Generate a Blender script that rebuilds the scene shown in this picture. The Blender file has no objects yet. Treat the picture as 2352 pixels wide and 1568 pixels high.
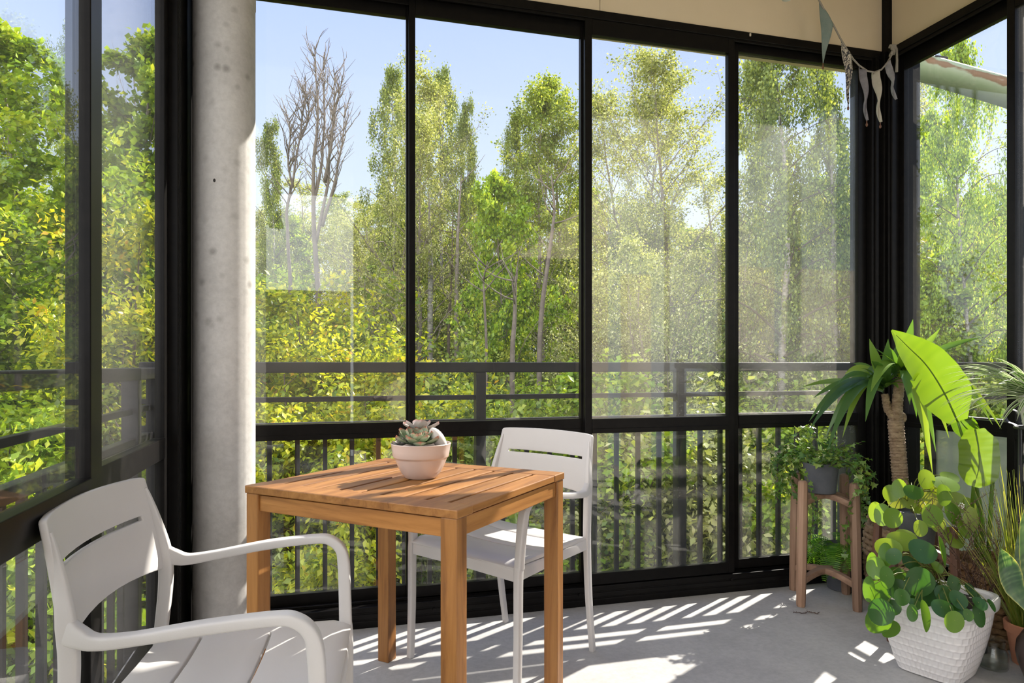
import bpy, math, random
import numpy as np
from mathutils import Vector, Matrix

S = bpy.context.scene
COL = S.collection
R = math.radians
random.seed(7)
RNG = np.random.default_rng(7)

# ---------------------------------------------------------------- camera, sky, sun, exposure
TH, FPX, HY, EYE = R(15.1), 1562.0, 835.0, 1.10
cam_d = bpy.data.cameras.new('camera')
cam_d.sensor_width = 36.0
cam_d.lens = FPX / 2352 * 36.0
cam_d.shift_y = (HY - 784.0) / 2352
cam_d.clip_start = 0.02
cam_d.clip_end = 500
cam = bpy.data.objects.new('camera', cam_d)
COL.objects.link(cam)
cam.location = (0, 0, EYE)
cam.rotation_euler = (R(90), 0, -TH)
S.camera = cam

SUN_AZ, SUN_EL = R(30.5), R(35.3)          # azimuth measured from +X towards +Y
SUN_DIR = Vector((math.cos(SUN_AZ) * math.cos(SUN_EL), math.sin(SUN_AZ) * math.cos(SUN_EL), math.sin(SUN_EL)))
sun_d = bpy.data.lights.new('sun', 'SUN')
sun_d.energy = 14.5
sun_d.angle = R(0.5)
sun_d.color = (1.0, 0.93, 0.83)
sun = bpy.data.objects.new('sun', sun_d)
COL.objects.link(sun)
sun.rotation_euler = (-SUN_DIR).to_track_quat('-Z', 'Y').to_euler()
sun.location = SUN_DIR * 40

world = bpy.data.worlds.new('sky')
S.world = world
world.use_nodes = True
wt = world.node_tree
wt.nodes.clear()
w_out = wt.nodes.new('ShaderNodeOutputWorld')
w_bg = wt.nodes.new('ShaderNodeBackground')
w_tc = wt.nodes.new('ShaderNodeTexCoord')
w_sep = wt.nodes.new('ShaderNodeSeparateXYZ')
w_ramp = wt.nodes.new('ShaderNodeValToRGB')
w_ramp.color_ramp.elements[0].position = 0.0
w_ramp.color_ramp.elements[0].color = (1.0, 1.1, 1.2, 1)
w_ramp.color_ramp.elements[1].position = 1.0
w_ramp.color_ramp.elements[1].color = (0.40, 0.57, 1.22, 1)
e = w_ramp.color_ramp.elements.new(0.22); e.color = (0.88, 1.02, 1.22, 1)
e = w_ramp.color_ramp.elements.new(0.48); e.color = (0.60, 0.77, 1.28, 1)
# added fill light: sky brightened to white, out of view behind the photographer
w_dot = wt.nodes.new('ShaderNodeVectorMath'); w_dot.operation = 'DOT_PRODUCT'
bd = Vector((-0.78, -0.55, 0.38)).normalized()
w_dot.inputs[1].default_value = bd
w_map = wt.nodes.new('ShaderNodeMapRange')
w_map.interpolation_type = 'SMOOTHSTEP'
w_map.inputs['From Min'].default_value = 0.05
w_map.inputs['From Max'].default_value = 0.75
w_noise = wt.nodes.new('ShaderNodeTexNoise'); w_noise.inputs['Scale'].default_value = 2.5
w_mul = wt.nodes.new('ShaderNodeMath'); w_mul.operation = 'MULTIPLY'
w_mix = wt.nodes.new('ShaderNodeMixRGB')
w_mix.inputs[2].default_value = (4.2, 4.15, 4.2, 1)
L = wt.links.new
L(w_tc.outputs['Generated'], w_sep.inputs[0])
L(w_sep.outputs['Z'], w_ramp.inputs[0])
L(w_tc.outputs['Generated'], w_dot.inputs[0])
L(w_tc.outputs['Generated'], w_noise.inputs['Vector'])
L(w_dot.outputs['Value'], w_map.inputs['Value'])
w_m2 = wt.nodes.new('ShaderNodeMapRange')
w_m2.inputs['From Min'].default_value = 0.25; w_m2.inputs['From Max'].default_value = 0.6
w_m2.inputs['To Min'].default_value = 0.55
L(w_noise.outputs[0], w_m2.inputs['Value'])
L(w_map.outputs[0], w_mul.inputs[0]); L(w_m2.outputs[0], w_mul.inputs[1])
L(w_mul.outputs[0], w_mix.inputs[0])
L(w_ramp.outputs[0], w_mix.inputs[1])
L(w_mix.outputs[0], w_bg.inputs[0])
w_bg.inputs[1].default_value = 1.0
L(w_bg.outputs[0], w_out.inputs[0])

S.view_settings.view_transform = 'Standard'
S.view_settings.look = 'None'
S.view_settings.gamma = 1
S.view_settings.use_curve_mapping = False
S.view_settings.exposure = 0.0
S.cycles.use_denoising = True
S.cycles.max_bounces = 8
S.cycles.use_adaptive_sampling = True
S.cycles.adaptive_threshold = 0.025
S.cycles.diffuse_bounces = 3
S.cycles.glossy_bounces = 3
S.cycles.transmission_bounces = 6
S.cycles.transparent_max_bounces = 20
S.cycles.caustics_reflective = False
S.cycles.caustics_refractive = False
S.cycles.sample_clamp_indirect = 6.0


# ---------------------------------------------------------------- places seen in the photo
def ray(px):
    u = (px - 1176.0) / FPX
    return u * math.cos(TH) + math.sin(TH), math.cos(TH) - u * math.sin(TH)


def at(px, py, s):                      # point at depth s (metres along the view axis)
    a = ray(px)
    return Vector((a[0] * s, a[1] * s, EYE - (py - HY) / FPX * s))


def onY(px, Y):
    a = ray(px)
    return a[0] * Y / a[1]


def onX(px, X):
    a = ray(px)
    return a[1] * X / a[0]


# ---------------------------------------------------------------- objects
def tag(o, label=None, cat=None, group=None, kind=None):
    if label: o['label'] = label
    if cat: o['category'] = cat
    if group: o['group'] = group
    if kind: o['kind'] = kind
    return o


def empty(name, loc=(0, 0, 0), rz=0.0):
    o = bpy.data.objects.new(name, None)
    o.empty_display_size = 0.1
    o.location = loc
    o.rotation_euler = (0, 0, rz)
    COL.objects.link(o)
    return o


def thing(name, label, cat, loc=(0, 0, 0), rz=0.0, group=None):
    return tag(empty(name, loc, rz), label, cat, group)


def copy_tree(o, parent=None):
    c = o.copy()
    COL.objects.link(c)
    c.parent = parent
    for ch in list(o.children):
        copy_tree(ch, c)
    return c


class MB:
    """collects shapes, then links them as ONE mesh object"""
    def __init__(s):
        s.v = []; s.f = []; s.t = []; s.tint = 0.5

    def add(s, vs, fs, tint=None):
        b = len(s.v)
        s.v += [tuple(p) for p in vs]
        s.t += [s.tint if tint is None else tint] * len(vs)
        s.f += [tuple(i + b for i in f) for f in fs]
        return s

    def box(s, lo, hi, m=None):
        x0, y0, z0 = lo; x1, y1, z1 = hi
        vs = [Vector(p) for p in ((x0, y0, z0), (x1, y0, z0), (x1, y1, z0), (x0, y1, z0), (x0, y0, z1), (x1, y0, z1), (x1, y1, z1), (x0, y1, z1))]
        if m is not None: vs = [m @ p for p in vs]
        return s.add(vs, [(0, 3, 2, 1), (4, 5, 6, 7), (0, 1, 5, 4), (1, 2, 6, 5), (2, 3, 7, 6), (3, 0, 4, 7)])

    def tube(s, pts, rad, n=8, cap=True):
        pts = [Vector(p) for p in pts]
        if not hasattr(rad, '__len__'): rad = [rad] * len(pts)
        vs = []; fs = []
        prev = None
        for i, p in enumerate(pts):
            t = (pts[min(i + 1, len(pts) - 1)] - pts[max(i - 1, 0)])
            if t.length < 1e-9: t = Vector((0, 0, 1))
            t.normalize()
            if prev is None:
                a = Vector((1, 0, 0)) if abs(t.x) < 0.8 else Vector((0, 1, 0))
                prev = t.cross(a).normalized()
            else:
                prev = (prev - t * prev.dot(t))
                if prev.length < 1e-6: prev = t.orthogonal()
                prev.normalize()
            b = t.cross(prev)
            for k in range(n):
                a = 2 * math.pi * k / n
                vs.append(p + (prev * math.cos(a) + b * math.sin(a)) * rad[i])
        for i in range(len(pts) - 1):
            for k in range(n):
                k2 = (k + 1) % n
                fs.append((i * n + k, i * n + k2, (i + 1) * n + k2, (i + 1) * n + k))
        if cap:
            fs.append(tuple(reversed(range(n))))
            fs.append(tuple((len(pts) - 1) * n + k for k in range(n)))
        return s.add(vs, fs)

    def sweep(s, ctrl, side, sub=6, n=16, power=5.0):
        """ctrl: (pos, width along side, height) smoothed by Catmull-Rom; superellipse section"""
        P = [Vector(c[0]) for c in ctrl]; W = [c[1] for c in ctrl]; Hh = [c[2] for c in ctrl]
        pts = []; ws = []; hs = []
        m = len(P)
        for i in range(m - 1):
            p0 = P[i - 1] if i > 0 else P[0] * 2 - P[1]
            p3 = P[i + 2] if i + 2 < m else P[m - 1] * 2 - P[m - 2]
            p1, p2 = P[i], P[i + 1]
            for k in range(sub):
                t = k / sub
                pts.append(0.5 * ((2 * p1) + (p2 - p0) * t + (2 * p0 - 5 * p1 + 4 * p2 - p3) * t * t + (3 * p1 - p0 - 3 * p2 + p3) * t ** 3))
                ws.append(W[i] * (1 - t) + W[i + 1] * t); hs.append(Hh[i] * (1 - t) + Hh[i + 1] * t)
        pts.append(P[-1]); ws.append(W[-1]); hs.append(Hh[-1])
        side = Vector(side)
        vs = []; fs = []
        for i, p in enumerate(pts):
            t = (pts[min(i + 1, len(pts) - 1)] - pts[max(i - 1, 0)]).normalized()
            sd = (side - t * side.dot(t)).normalized()
            up = t.cross(sd)
            for k in range(n):
                a = 2 * math.pi * (k + 0.5) / n
                c, q = math.cos(a), math.sin(a)
                x = math.copysign(abs(c) ** (2 / power), c); y = math.copysign(abs(q) ** (2 / power), q)
                vs.append(p + sd * x * ws[i] * 0.5 + up * y * hs[i] * 0.5)
        for i in range(len(pts) - 1):
            for k in range(n):
                k2 = (k + 1) % n
                fs.append((i * n + k, i * n + k2, (i + 1) * n + k2, (i + 1) * n + k))
        fs.append(tuple(reversed(range(n)))); fs.append(tuple((len(pts) - 1) * n + k for k in range(n)))
        return s.add(vs, fs)

    def lathe(s, prof, n=40, loc=(0, 0, 0), shape=None):
        loc = Vector(loc); vs = []; fs = []
        for r, z in prof:
            for k in range(n):
                a = 2 * math.pi * k / n
                q = 1.0 if shape is None else shape(a)
                vs.append(loc + Vector((math.cos(a) * r * q, math.sin(a) * r * q, z)))
        for i in range(len(prof) - 1):
            for k in range(n):
                k2 = (k + 1) % n
                fs.append((i * n + k, i * n + k2, (i + 1) * n + k2, (i + 1) * n + k))
        fs.append(tuple(reversed(range(n)))); fs.append(tuple((len(prof) - 1) * n + k for k in range(n)))
        return s.add(vs, fs)

    def blob(s, c, r, n=12, m=None):
        vs = [(0, 0, 1)]; fs = []
        rows = n // 2
        for i in range(1, rows):
            ph = math.pi * i / rows
            for k in range(n):
                a = 2 * math.pi * k / n
                vs.append((math.sin(ph) * math.cos(a), math.sin(ph) * math.sin(a), math.cos(ph)))
        vs.append((0, 0, -1))
        for k in range(n): fs.append((0, 1 + k, 1 + (k + 1) % n))
        for i in range(rows - 2):
            for k in range(n):
                a = 1 + i * n; k2 = (k + 1) % n
                fs.append((a + k, a + n + k, a + n + k2, a + k2))
        a = 1 + (rows - 2) * n
        for k in range(n): fs.append((a + k, len(vs) - 1, a + (k + 1) % n))
        r = Vector(r) if hasattr(r, '__len__') else Vector((r, r, r))
        vs = [Vector((p[0] * r.x, p[1] * r.y, p[2] * r.z)) for p in vs]
        if m is not None: vs = [m @ p for p in vs]
        return s.add([p + Vector(c) for p in vs], fs)

    def strap(s, pts, width, up=(0, 0, 1), fold=0.3, profile=None, tint=None, rows=None):
        """blade along pts; width = max width; V-folded by `fold`; up = preferred upper side"""
        pts = [Vector(p) for p in pts]; n = len(pts); vs = []; fs = []
        up = Vector(up)
        for i, p in enumerate(pts):
            t = (pts[min(i + 1, n - 1)] - pts[max(i - 1, 0)]).normalized()
            sd = t.cross(up)
            if sd.length < 1e-4: sd = t.orthogonal()
            sd.normalize(); nn = sd.cross(t)
            q = i / (n - 1)
            w = width * 0.5 * (profile(q) if profile else math.sin(math.pi * min(1, 0.12 + q * 0.9)) ** 0.8 if q < 1 else 0.02)
            w = max(w, 0.0004)
            vs += [p - sd * w + nn * w * fold, p, p + sd * w + nn * w * fold]
        for i in range(n - 1):
            a = 3 * i
            fs += [(a, a + 1, a + 4, a + 3), (a + 1, a + 2, a + 5, a + 4)]
        return s.add(vs, fs, tint)

    def build(s, name, m, parent=None, smooth=False, bevel=0.0, solid=0.0, sub=0, loc=None, rz=0.0):
        me = bpy.data.meshes.new(name)
        me.from_pydata(s.v, [], s.f)
        me.validate()
        if len(me.vertices) == len(s.t):
            at_ = me.attributes.new('tint', 'FLOAT', 'POINT')
            at_.data.foreach_set('value', np.array(s.t, dtype=np.float32))
        return link(name, me, m, parent, smooth, bevel, solid, sub, loc, rz)


def link(name, me, m, parent=None, smooth=False, bevel=0.0, solid=0.0, sub=0, loc=None, rz=0.0):
    o = bpy.data.objects.new(name, me)
    COL.objects.link(o)
    if m is not None:
        for q in (m if isinstance(m, (list, tuple)) else [m]): me.materials.append(q)
    if smooth is True:
        me.polygons.foreach_set('use_smooth', [True] * len(me.polygons))
    elif smooth:
        me.polygons.foreach_set('use_smooth', [True] * len(me.polygons))
        try: me.set_sharp_from_angle(angle=R(smooth))
        except Exception: pass
    if solid:
        q = o.modifiers.new('thickness', 'SOLIDIFY'); q.thickness = abs(solid); q.offset = 0
    if bevel:
        q = o.modifiers.new('bevel', 'BEVEL'); q.width = bevel; q.segments = 2; q.limit_method = 'ANGLE'; q.angle_limit = R(40)
    if sub:
        q = o.modifiers.new('subdivision', 'SUBSURF'); q.levels = sub; q.render_levels = sub
    if loc is not None: o.location = loc
    if rz: o.rotation_euler = (0, 0, rz)
    if parent is not None: o.parent = parent
    return o


# ---------------------------------------------------------------- materials
MAT = {}


def new_mat(name):
    m = bpy.data.materials.new(name)
    m.use_nodes = True
    nt = m.node_tree
    nt.nodes.clear()
    out = nt.nodes.new('ShaderNodeOutputMaterial')
    MAT[name] = m
    return m, nt, out


def node(nt, kind, **kw):
    n = nt.nodes.new(kind)
    for k, v in kw.items():
        if k in n.inputs: n.inputs[k].default_value = v
        else: setattr(n, k, v)
    return n


def c4(c): return (c[0], c[1], c[2], 1.0)


def ramp(nt, stops):
    r = nt.nodes.new('ShaderNodeValToRGB')
    el = r.color_ramp.elements
    el[0].position, el[0].color = stops[0][0], c4(stops[0][1])
    el[1].position, el[1].color = stops[-1][0], c4(stops[-1][1])
    for p, c in stops[1:-1]:
        q = el.new(p); q.color = c4(c)
    return r


def coords(nt, scale=(1, 1, 1), kind='Object'):
    tc = nt.nodes.new('ShaderNodeTexCoord')
    mp = nt.nodes.new('ShaderNodeMapping')
    mp.inputs['Scale'].default_value = scale
    nt.links.new(tc.outputs[kind], mp.inputs[0])
    return mp


def simple(name, c, rough=0.5, spec=0.5, metal=0.0, c2=None, nscale=8.0, bump=0.0, bscale=60.0, coat=0.0, stretch=(1, 1, 1)):
    m, nt, out = new_mat(name)
    b = node(nt, 'ShaderNodeBsdfPrincipled', Roughness=rough, Metallic=metal)
    b.inputs['Specular IOR Level'].default_value = spec
    b.inputs['Coat Weight'].default_value = coat
    b.inputs['Base Color'].default_value = c4(c)
    mp = coords(nt, stretch)
    if c2 is not None:
        n = node(nt, 'ShaderNodeTexNoise', Scale=nscale, Detail=6.0, Roughness=0.6)
        nt.links.new(mp.outputs[0], n.inputs['Vector'])
        r = ramp(nt, [(0.3, c), (0.7, c2)])
        nt.links.new(n.outputs[0], r.inputs[0])
        nt.links.new(r.outputs[0], b.inputs['Base Color'])
    if bump:
        n2 = node(nt, 'ShaderNodeTexNoise', Scale=bscale, Detail=4.0)
        nt.links.new(mp.outputs[0], n2.inputs['Vector'])
        bp = node(nt, 'ShaderNodeBump', Strength=bump, Distance=0.01)
        nt.links.new(n2.outputs[0], bp.inputs['Height'])
        nt.links.new(bp.outputs[0], b.inputs['Normal'])
    nt.links.new(b.outputs[0], out.inputs[0])
    return m


def leaf_mat(name, stops, trans=0.5, gloss=0.06, rough=0.35, tboost=(1.35, 1.25, 0.55), nscale=0.0):
    """two-sided leaf: diffuse + light passing through + thin sheen; hue by the leaf's own tint"""
    m, nt, out = new_mat(name)
    at_ = nt.nodes.new('ShaderNodeAttribute'); at_.attribute_name = 'tint'
    r = ramp(nt, stops)
    nt.links.new(at_.outputs['Fac'], r.inputs[0])
    d = nt.nodes.new('ShaderNodeBsdfDiffuse')
    t = nt.nodes.new('ShaderNodeBsdfTranslucent')
    mu = nt.nodes.new('ShaderNodeMixRGB'); mu.blend_type = 'MULTIPLY'; mu.inputs[0].default_value = 1
    mu.inputs[2].default_value = c4(tboost)
    nt.links.new(r.outputs[0], d.inputs[0])
    nt.links.new(r.outputs[0], mu.inputs[1]); nt.links.new(mu.outputs[0], t.inputs[0])
    mx = nt.nodes.new('ShaderNodeMixShader'); mx.inputs[0].default_value = trans
    nt.links.new(d.outputs[0], mx.inputs[1]); nt.links.new(t.outputs[0], mx.inputs[2])
    g = node(nt, 'ShaderNodeBsdfGlossy', Roughness=rough)
    m2 = nt.nodes.new('ShaderNodeMixShader'); m2.inputs[0].default_value = gloss
    nt.links.new(mx.outputs[0], m2.inputs[1]); nt.links.new(g.outputs[0], m2.inputs[2])
    nt.links.new(m2.outputs[0], out.inputs[0])
    return m


def glass_mat(name, dust=0.02, spots=0.03, tint=(0.985, 0.992, 0.988)):
    m, nt, out = new_mat(name)
    tr = node(nt, 'ShaderNodeBsdfTransparent'); tr.inputs[0].default_value = c4(tint)
    gl = node(nt, 'ShaderNodeBsdfGlossy', Roughness=0.0)
    lw = node(nt, 'ShaderNodeLayerWeight', Blend=0.5)
    p5 = node(nt, 'ShaderNodeMath', operation='POWER'); p5.inputs[1].default_value = 5.0
    ma = node(nt, 'ShaderNodeMath', operation='MULTIPLY_ADD'); ma.inputs[1].default_value = 0.9; ma.inputs[2].default_value = 0.05
    nt.links.new(lw.outputs['Facing'], p5.inputs[0]); nt.links.new(p5.outputs[0], ma.inputs[0])
    mx = nt.nodes.new('ShaderNodeMixShader')
    nt.links.new(ma.outputs[0], mx.inputs[0]); nt.links.new(tr.outputs[0], mx.inputs[1]); nt.links.new(gl.outputs[0], mx.inputs[2])
    df = node(nt, 'ShaderNodeBsdfTranslucent'); df.inputs[0].default_value = (0.85, 0.83, 0.78, 1)
    mp = coords(nt)
    n1 = node(nt, 'ShaderNodeTexNoise', Scale=2.2, Detail=3.0)
    n2 = node(nt, 'ShaderNodeTexNoise', Scale=140.0, Detail=2.0)
    nt.links.new(mp.outputs[0], n1.inputs['Vector']); nt.links.new(mp.outputs[0], n2.inputs['Vector'])
    r1 = node(nt, 'ShaderNodeMapRange'); r1.inputs['From Min'].default_value = 0.35; r1.inputs['From Max'].default_value = 0.7
    r1.inputs['To Min'].default_value = dust * 0.4; r1.inputs['To Max'].default_value = dust * 1.6
    r2 = node(nt, 'ShaderNodeMapRange'); r2.inputs['From Min'].default_value = 0.62; r2.inputs['From Max'].default_value = 0.75
    r2.inputs['To Min'].default_value = 0.0; r2.inputs['To Max'].default_value = spots
    nt.links.new(n1.outputs[0], r1.inputs['Value']); nt.links.new(n2.outputs[0], r2.inputs['Value'])
    ad = node(nt, 'ShaderNodeMath', operation='ADD'); ad.use_clamp = True
    nt.links.new(r1.outputs[0], ad.inputs[0]); nt.links.new(r2.outputs[0], ad.inputs[1])
    m3 = nt.nodes.new('ShaderNodeMixShader')
    nt.links.new(ad.outputs[0], m3.inputs[0]); nt.links.new(mx.outputs[0], m3.inputs[1]); nt.links.new(df.outputs[0], m3.inputs[2])
    nt.links.new(m3.outputs[0], out.inputs[0])
    return m


def wood_mat(name, dark, mid, light, axis, rough=0.45, scale=1.0):
    """grain running along one object axis, each board a little different (tint)"""
    m, nt, out = new_mat(name)
    st = [14 * scale] * 3; st[axis] = 1.1 * scale
    mp = coords(nt, tuple(st))
    at_ = nt.nodes.new('ShaderNodeAttribute'); at_.attribute_name = 'tint'
    ad = node(nt, 'ShaderNodeVectorMath', operation='ADD')
    sc = node(nt, 'ShaderNodeVectorMath', operation='SCALE'); sc.inputs['Scale'].default_value = 37.0
    nt.links.new(at_.outputs['Vector'], sc.inputs[0]); nt.links.new(mp.outputs[0], ad.inputs[0]); nt.links.new(sc.outputs[0], ad.inputs[1])
    n1 = node(nt, 'ShaderNodeTexNoise', Scale=2.0, Detail=8.0, Roughness=0.65, Distortion=0.6)
    nt.links.new(ad.outputs[0], n1.inputs['Vector'])
    r = ramp(nt, [(0.25, dark), (0.5, mid), (0.78, light)])
    nt.links.new(n1.outputs[0], r.inputs[0])
    hs = node(nt, 'ShaderNodeHueSaturation')
    mr = node(nt, 'ShaderNodeMapRange'); mr.inputs['To Min'].default_value = 0.78; mr.inputs['To Max'].default_value = 1.2
    nt.links.new(at_.outputs['Fac'], mr.inputs['Value']); nt.links.new(mr.outputs[0], hs.inputs['Value'])
    nt.links.new(r.outputs[0], hs.inputs['Color'])
    b = node(nt, 'ShaderNodeBsdfPrincipled', Roughness=rough)
    nt.links.new(hs.outputs[0], b.inputs['Base Color'])
    bp = node(nt, 'ShaderNodeBump', Strength=0.15, Distance=0.004)
    nt.links.new(n1.outputs[0], bp.inputs['Height']); nt.links.new(bp.outputs[0], b.inputs['Normal'])
    nt.links.new(b.outputs[0], out.inputs[0])
    return m


def concrete_mat(name, base, dark, light, pits=True, bands=None):
    m, nt, out = new_mat(name)
    mp = coords(nt)
    n1 = node(nt, 'ShaderNodeTexNoise', Scale=3.0, Detail=8.0, Roughness=0.65)
    n2 = node(nt, 'ShaderNodeTexNoise', Scale=45.0, Detail=5.0, Roughness=0.7)
    for n in (n1, n2): nt.links.new(mp.outputs[0], n.inputs['Vector'])
    r1 = ramp(nt, [(0.28, dark), (0.5, base), (0.75, light)])
    nt.links.new(n1.outputs[0], r1.inputs[0])
    r2 = ramp(nt, [(0.25, (0.78, 0.78, 0.78)), (0.6, (1, 1, 1))])
    nt.links.new(n2.outputs[0], r2.inputs[0])
    mu = nt.nodes.new('ShaderNodeMixRGB'); mu.blend_type = 'MULTIPLY'; mu.inputs[0].default_value = 0.8
    nt.links.new(r1.outputs[0], mu.inputs[1]); nt.links.new(r2.outputs[0], mu.inputs[2])
    last = mu
    if pits:
        v = node(nt, 'ShaderNodeTexVoronoi', Scale=16.0)
        nt.links.new(mp.outputs[0], v.inputs['Vector'])
        r3 = ramp(nt, [(0.10, (0.58, 0.57, 0.56)), (0.30, (1, 1, 1))])
        nt.links.new(v.outputs['Distance'], r3.inputs[0])
        n3 = node(nt, 'ShaderNodeTexNoise', Scale=1.6, Detail=3.0)
        nt.links.new(mp.outputs[0], n3.inputs['Vector'])
        r4 = node(nt, 'ShaderNodeMapRange'); r4.inputs['From Min'].default_value = 0.45; r4.inputs['From Max'].default_value = 0.6
        nt.links.new(n3.outputs[0], r4.inputs['Value'])
        m3 = nt.nodes.new('ShaderNodeMixRGB'); m3.blend_type = 'MULTIPLY'
        nt.links.new(r4.outputs[0], m3.inputs[0]); nt.links.new(last.outputs[0], m3.inputs[1]); nt.links.new(r3.outputs[0], m3.inputs[2])
        last = m3
    b = node(nt, 'ShaderNodeBsdfPrincipled', Roughness=0.75)
    nt.links.new(last.outputs[0], b.inputs['Base Color'])
    bp = node(nt, 'ShaderNodeBump', Strength=0.12, Distance=0.004)
    nt.links.new(n2.outputs[0], bp.inputs['Height']); nt.links.new(bp.outputs[0], b.inputs['Normal'])
    nt.links.new(b.outputs[0], out.inputs[0])
    return m


M_FLOOR = concrete_mat('concrete floor', (0.47, 0.46, 0.455), (0.38, 0.37, 0.365), (0.54, 0.53, 0.52), pits=False)
M_COL = concrete_mat('concrete column', (0.57, 0.55, 0.53), (0.45, 0.435, 0.42), (0.65, 0.63, 0.61), pits=True)
M_FRAME = simple('black aluminium', (0.006, 0.0057, 0.0057), rough=0.30, spec=0.10, c2=(0.010, 0.009, 0.0085), nscale=30)
M_RAIL = simple('dark grey painted steel', (0.014, 0.014, 0.016), rough=0.4, spec=0.25, c2=(0.024, 0.023, 0.024), nscale=20)
M_CREAM = simple('cream painted board', (0.74, 0.63, 0.46), rough=0.8, c2=(0.78, 0.67, 0.50), nscale=3, bump=0.05, bscale=200)
M_HOUSE = simple('beige render', (0.82, 0.71, 0.58), rough=0.9, c2=(0.86, 0.75, 0.62), nscale=6, bump=0.3, bscale=150)
M_PLASTIC = simple('off-white plastic', (0.60, 0.58, 0.57), rough=0.42, c2=(0.63, 0.61, 0.60), nscale=5, bump=0.03, bscale=400)
M_GLASS = glass_mat('clear glass', 0.006, 0.02)
M_GLASSD = glass_mat('dusty glass', 0.028, 0.07)
M_GLASSE = glass_mat('hazy glass', 0.04, 0.09)
ACA = ((0.15, 0.055, 0.013), (0.34, 0.145, 0.036), (0.48, 0.23, 0.066))
M_WX = wood_mat('oiled acacia along', *ACA, 0)
M_WY = wood_mat('oiled acacia across', *ACA, 1)
M_WZ = wood_mat('oiled acacia upright', *ACA, 2)
STW = ((0.17, 0.10, 0.062), (0.31, 0.185, 0.12), (0.43, 0.28, 0.195))
M_SZ = wood_mat('weathered brown wood upright', *STW, 2, rough=0.7)
M_SX = wood_mat('weathered brown wood', *STW, 0, rough=0.7)
M_DZ = wood_mat('dark brown wood', (0.05, 0.022, 0.013), (0.11, 0.05, 0.03), (0.17, 0.085, 0.055), 2, rough=0.6)


# ---------------------------------------------------------------- the balcony's shell
XL, XR, YM, YB = -0.52, 2.79, 2.92, -2.4
ZC = 3.08
MB().box((-0.72, YB, -0.22), (3.0, 3.1, 0)).build('floor', M_FLOOR)['kind'] = 'structure'
MB().box((-0.72, YB, ZC), (3.0, 3.1, ZC + 0.2)).build('ceiling', M_CREAM)['kind'] = 'structure'
fb = MB()
seam = onY(1378, 2.9)
fb.box((XL - 0.05, 2.9, 2.71), (seam - 0.0015, 3.1, ZC - 0.001))
fb.box((seam + 0.0015, 2.9, 2.71), (2.765, 3.1, ZC - 0.001))
fb.box((seam - 0.002, 2.91, 2.72), (seam + 0.002, 3.09, ZC - 0.002))
fb.build('wall_back', M_CREAM)['kind'] = 'structure'
MB().box((2.795, 0.4, 2.71), (3.0, 2.865, ZC - 0.001)).build('wall_right', M_CREAM)['kind'] = 'structure'
MB().box((-0.70, YB, 2.71), (XL - 0.01, 2.89, ZC - 0.001)).build('wall_left', M_CREAM)['kind'] = 'structure'
MB().box((2.768, 2.868, 2.70), (2.99, 3.09, ZC - 0.001)).build('trim_1', M_FRAME)['kind'] = 'structure'
# outer edge beams of the slab above
MB().box((-0.9, 3.1, 2.785), (2.99, 3.30, ZC + 0.2)).build('trim_7', M_CREAM)['kind'] = 'structure'
MB().box((3.001, 0.2, 2.90), (3.07, 3.05, ZC + 0.2)).build('trim_8', M_CREAM)['kind'] = 'structure'
# house wall behind the photographer, with an opening on its left half
hw = MB()
hw.box((0.25, -1.35, -4.0), (0.85, -1.15, 3.3)); hw.box((2.65, -1.35, -4.0), (2.98, -1.15, 3.3)); hw.box((0.85, -1.35, 2.25), (2.65, -1.15, 3.3)); hw.box((0.85, -1.35, -4.0), (2.65, -1.15, -0.001))
hw.box((3.22, -1.35, -4.0), (3.50, -1.15, 2.1)); hw.box((4.65, -1.35, -4.0), (5.15, -1.15, 2.25)); hw.box((5.40, -1.35, -4.0), (6.3, -1.15, 2.25))
hw.box((-0.72, -2.4, 0.0), (0.25, -2.3, 1.95))
dk = simple('dark door glass', (0.02, 0.022, 0.024), rough=0.08)
dr = empty('door_1'); dr['kind'] = 'structure'
MB().box((0.90, -1.29, 0.05), (2.60, -1.27, 2.20)).build('glass', dk, dr)
fdr = MB(); fdr.box((0.851, -1.31, 0.0), (0.92, -1.22, 2.249)); fdr.box((2.58, -1.31, 0.0), (2.649, -1.22, 2.249)); fdr.box((0.92, -1.31, 2.18), (2.58, -1.22, 2.249)); fdr.box((0.92, -1.31, 0.0), (2.58, -1.22, 0.07)); fdr.box((1.72, -1.31, 0.07), (1.78, -1.22, 2.18))
fdr.build('frame', M_FRAME, dr)
hw.build('wall_house', M_HOUSE)['kind'] = 'structure'


def frame_trim(name, mb):
    o = mb.build(name, M_FRAME, bevel=0.003)
    o['kind'] = 'structure'
    return o


# kerbs (lower tracks) and upper tracks
k = MB()
k.box((XL + 0.02, 2.89, 0.0), (2.78, 3.03, 0.086))
k.box((XL + 0.02, 2.886, 0.0), (2.78, 2.892, 0.030)); k.box((XL + 0.02, 2.886, 0.036), (2.78, 2.892, 0.058)); k.box((XL + 0.02, 2.886, 0.064), (2.78, 2.892, 0.088))
k.box((XL + 0.02, 2.93, 0.086), (2.78, 2.945, 0.10)); k.box((XL + 0.02, 2.965, 0.086), (2.78, 2.975, 0.10))
frame_trim('baseboard_back', k)
k = MB()
k.box((2.775, 0.4, 0.0), (2.92, 2.88, 0.086)); k.box((2.771, 0.4, 0.0), (2.776, 2.88, 0.030)); k.box((2.771, 0.4, 0.036), (2.776, 2.88, 0.086))
frame_trim('baseboard_right', k)
k = MB()
k.box((-0.66, YB, 0.0), (-0.505, 2.88, 0.086)); k.box((-0.507, YB, 0.0), (-0.502, 2.88, 0.03)); k.box((-0.507, YB, 0.036), (-0.502, 2.88, 0.086))
frame_trim('baseboard_left', k)
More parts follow.
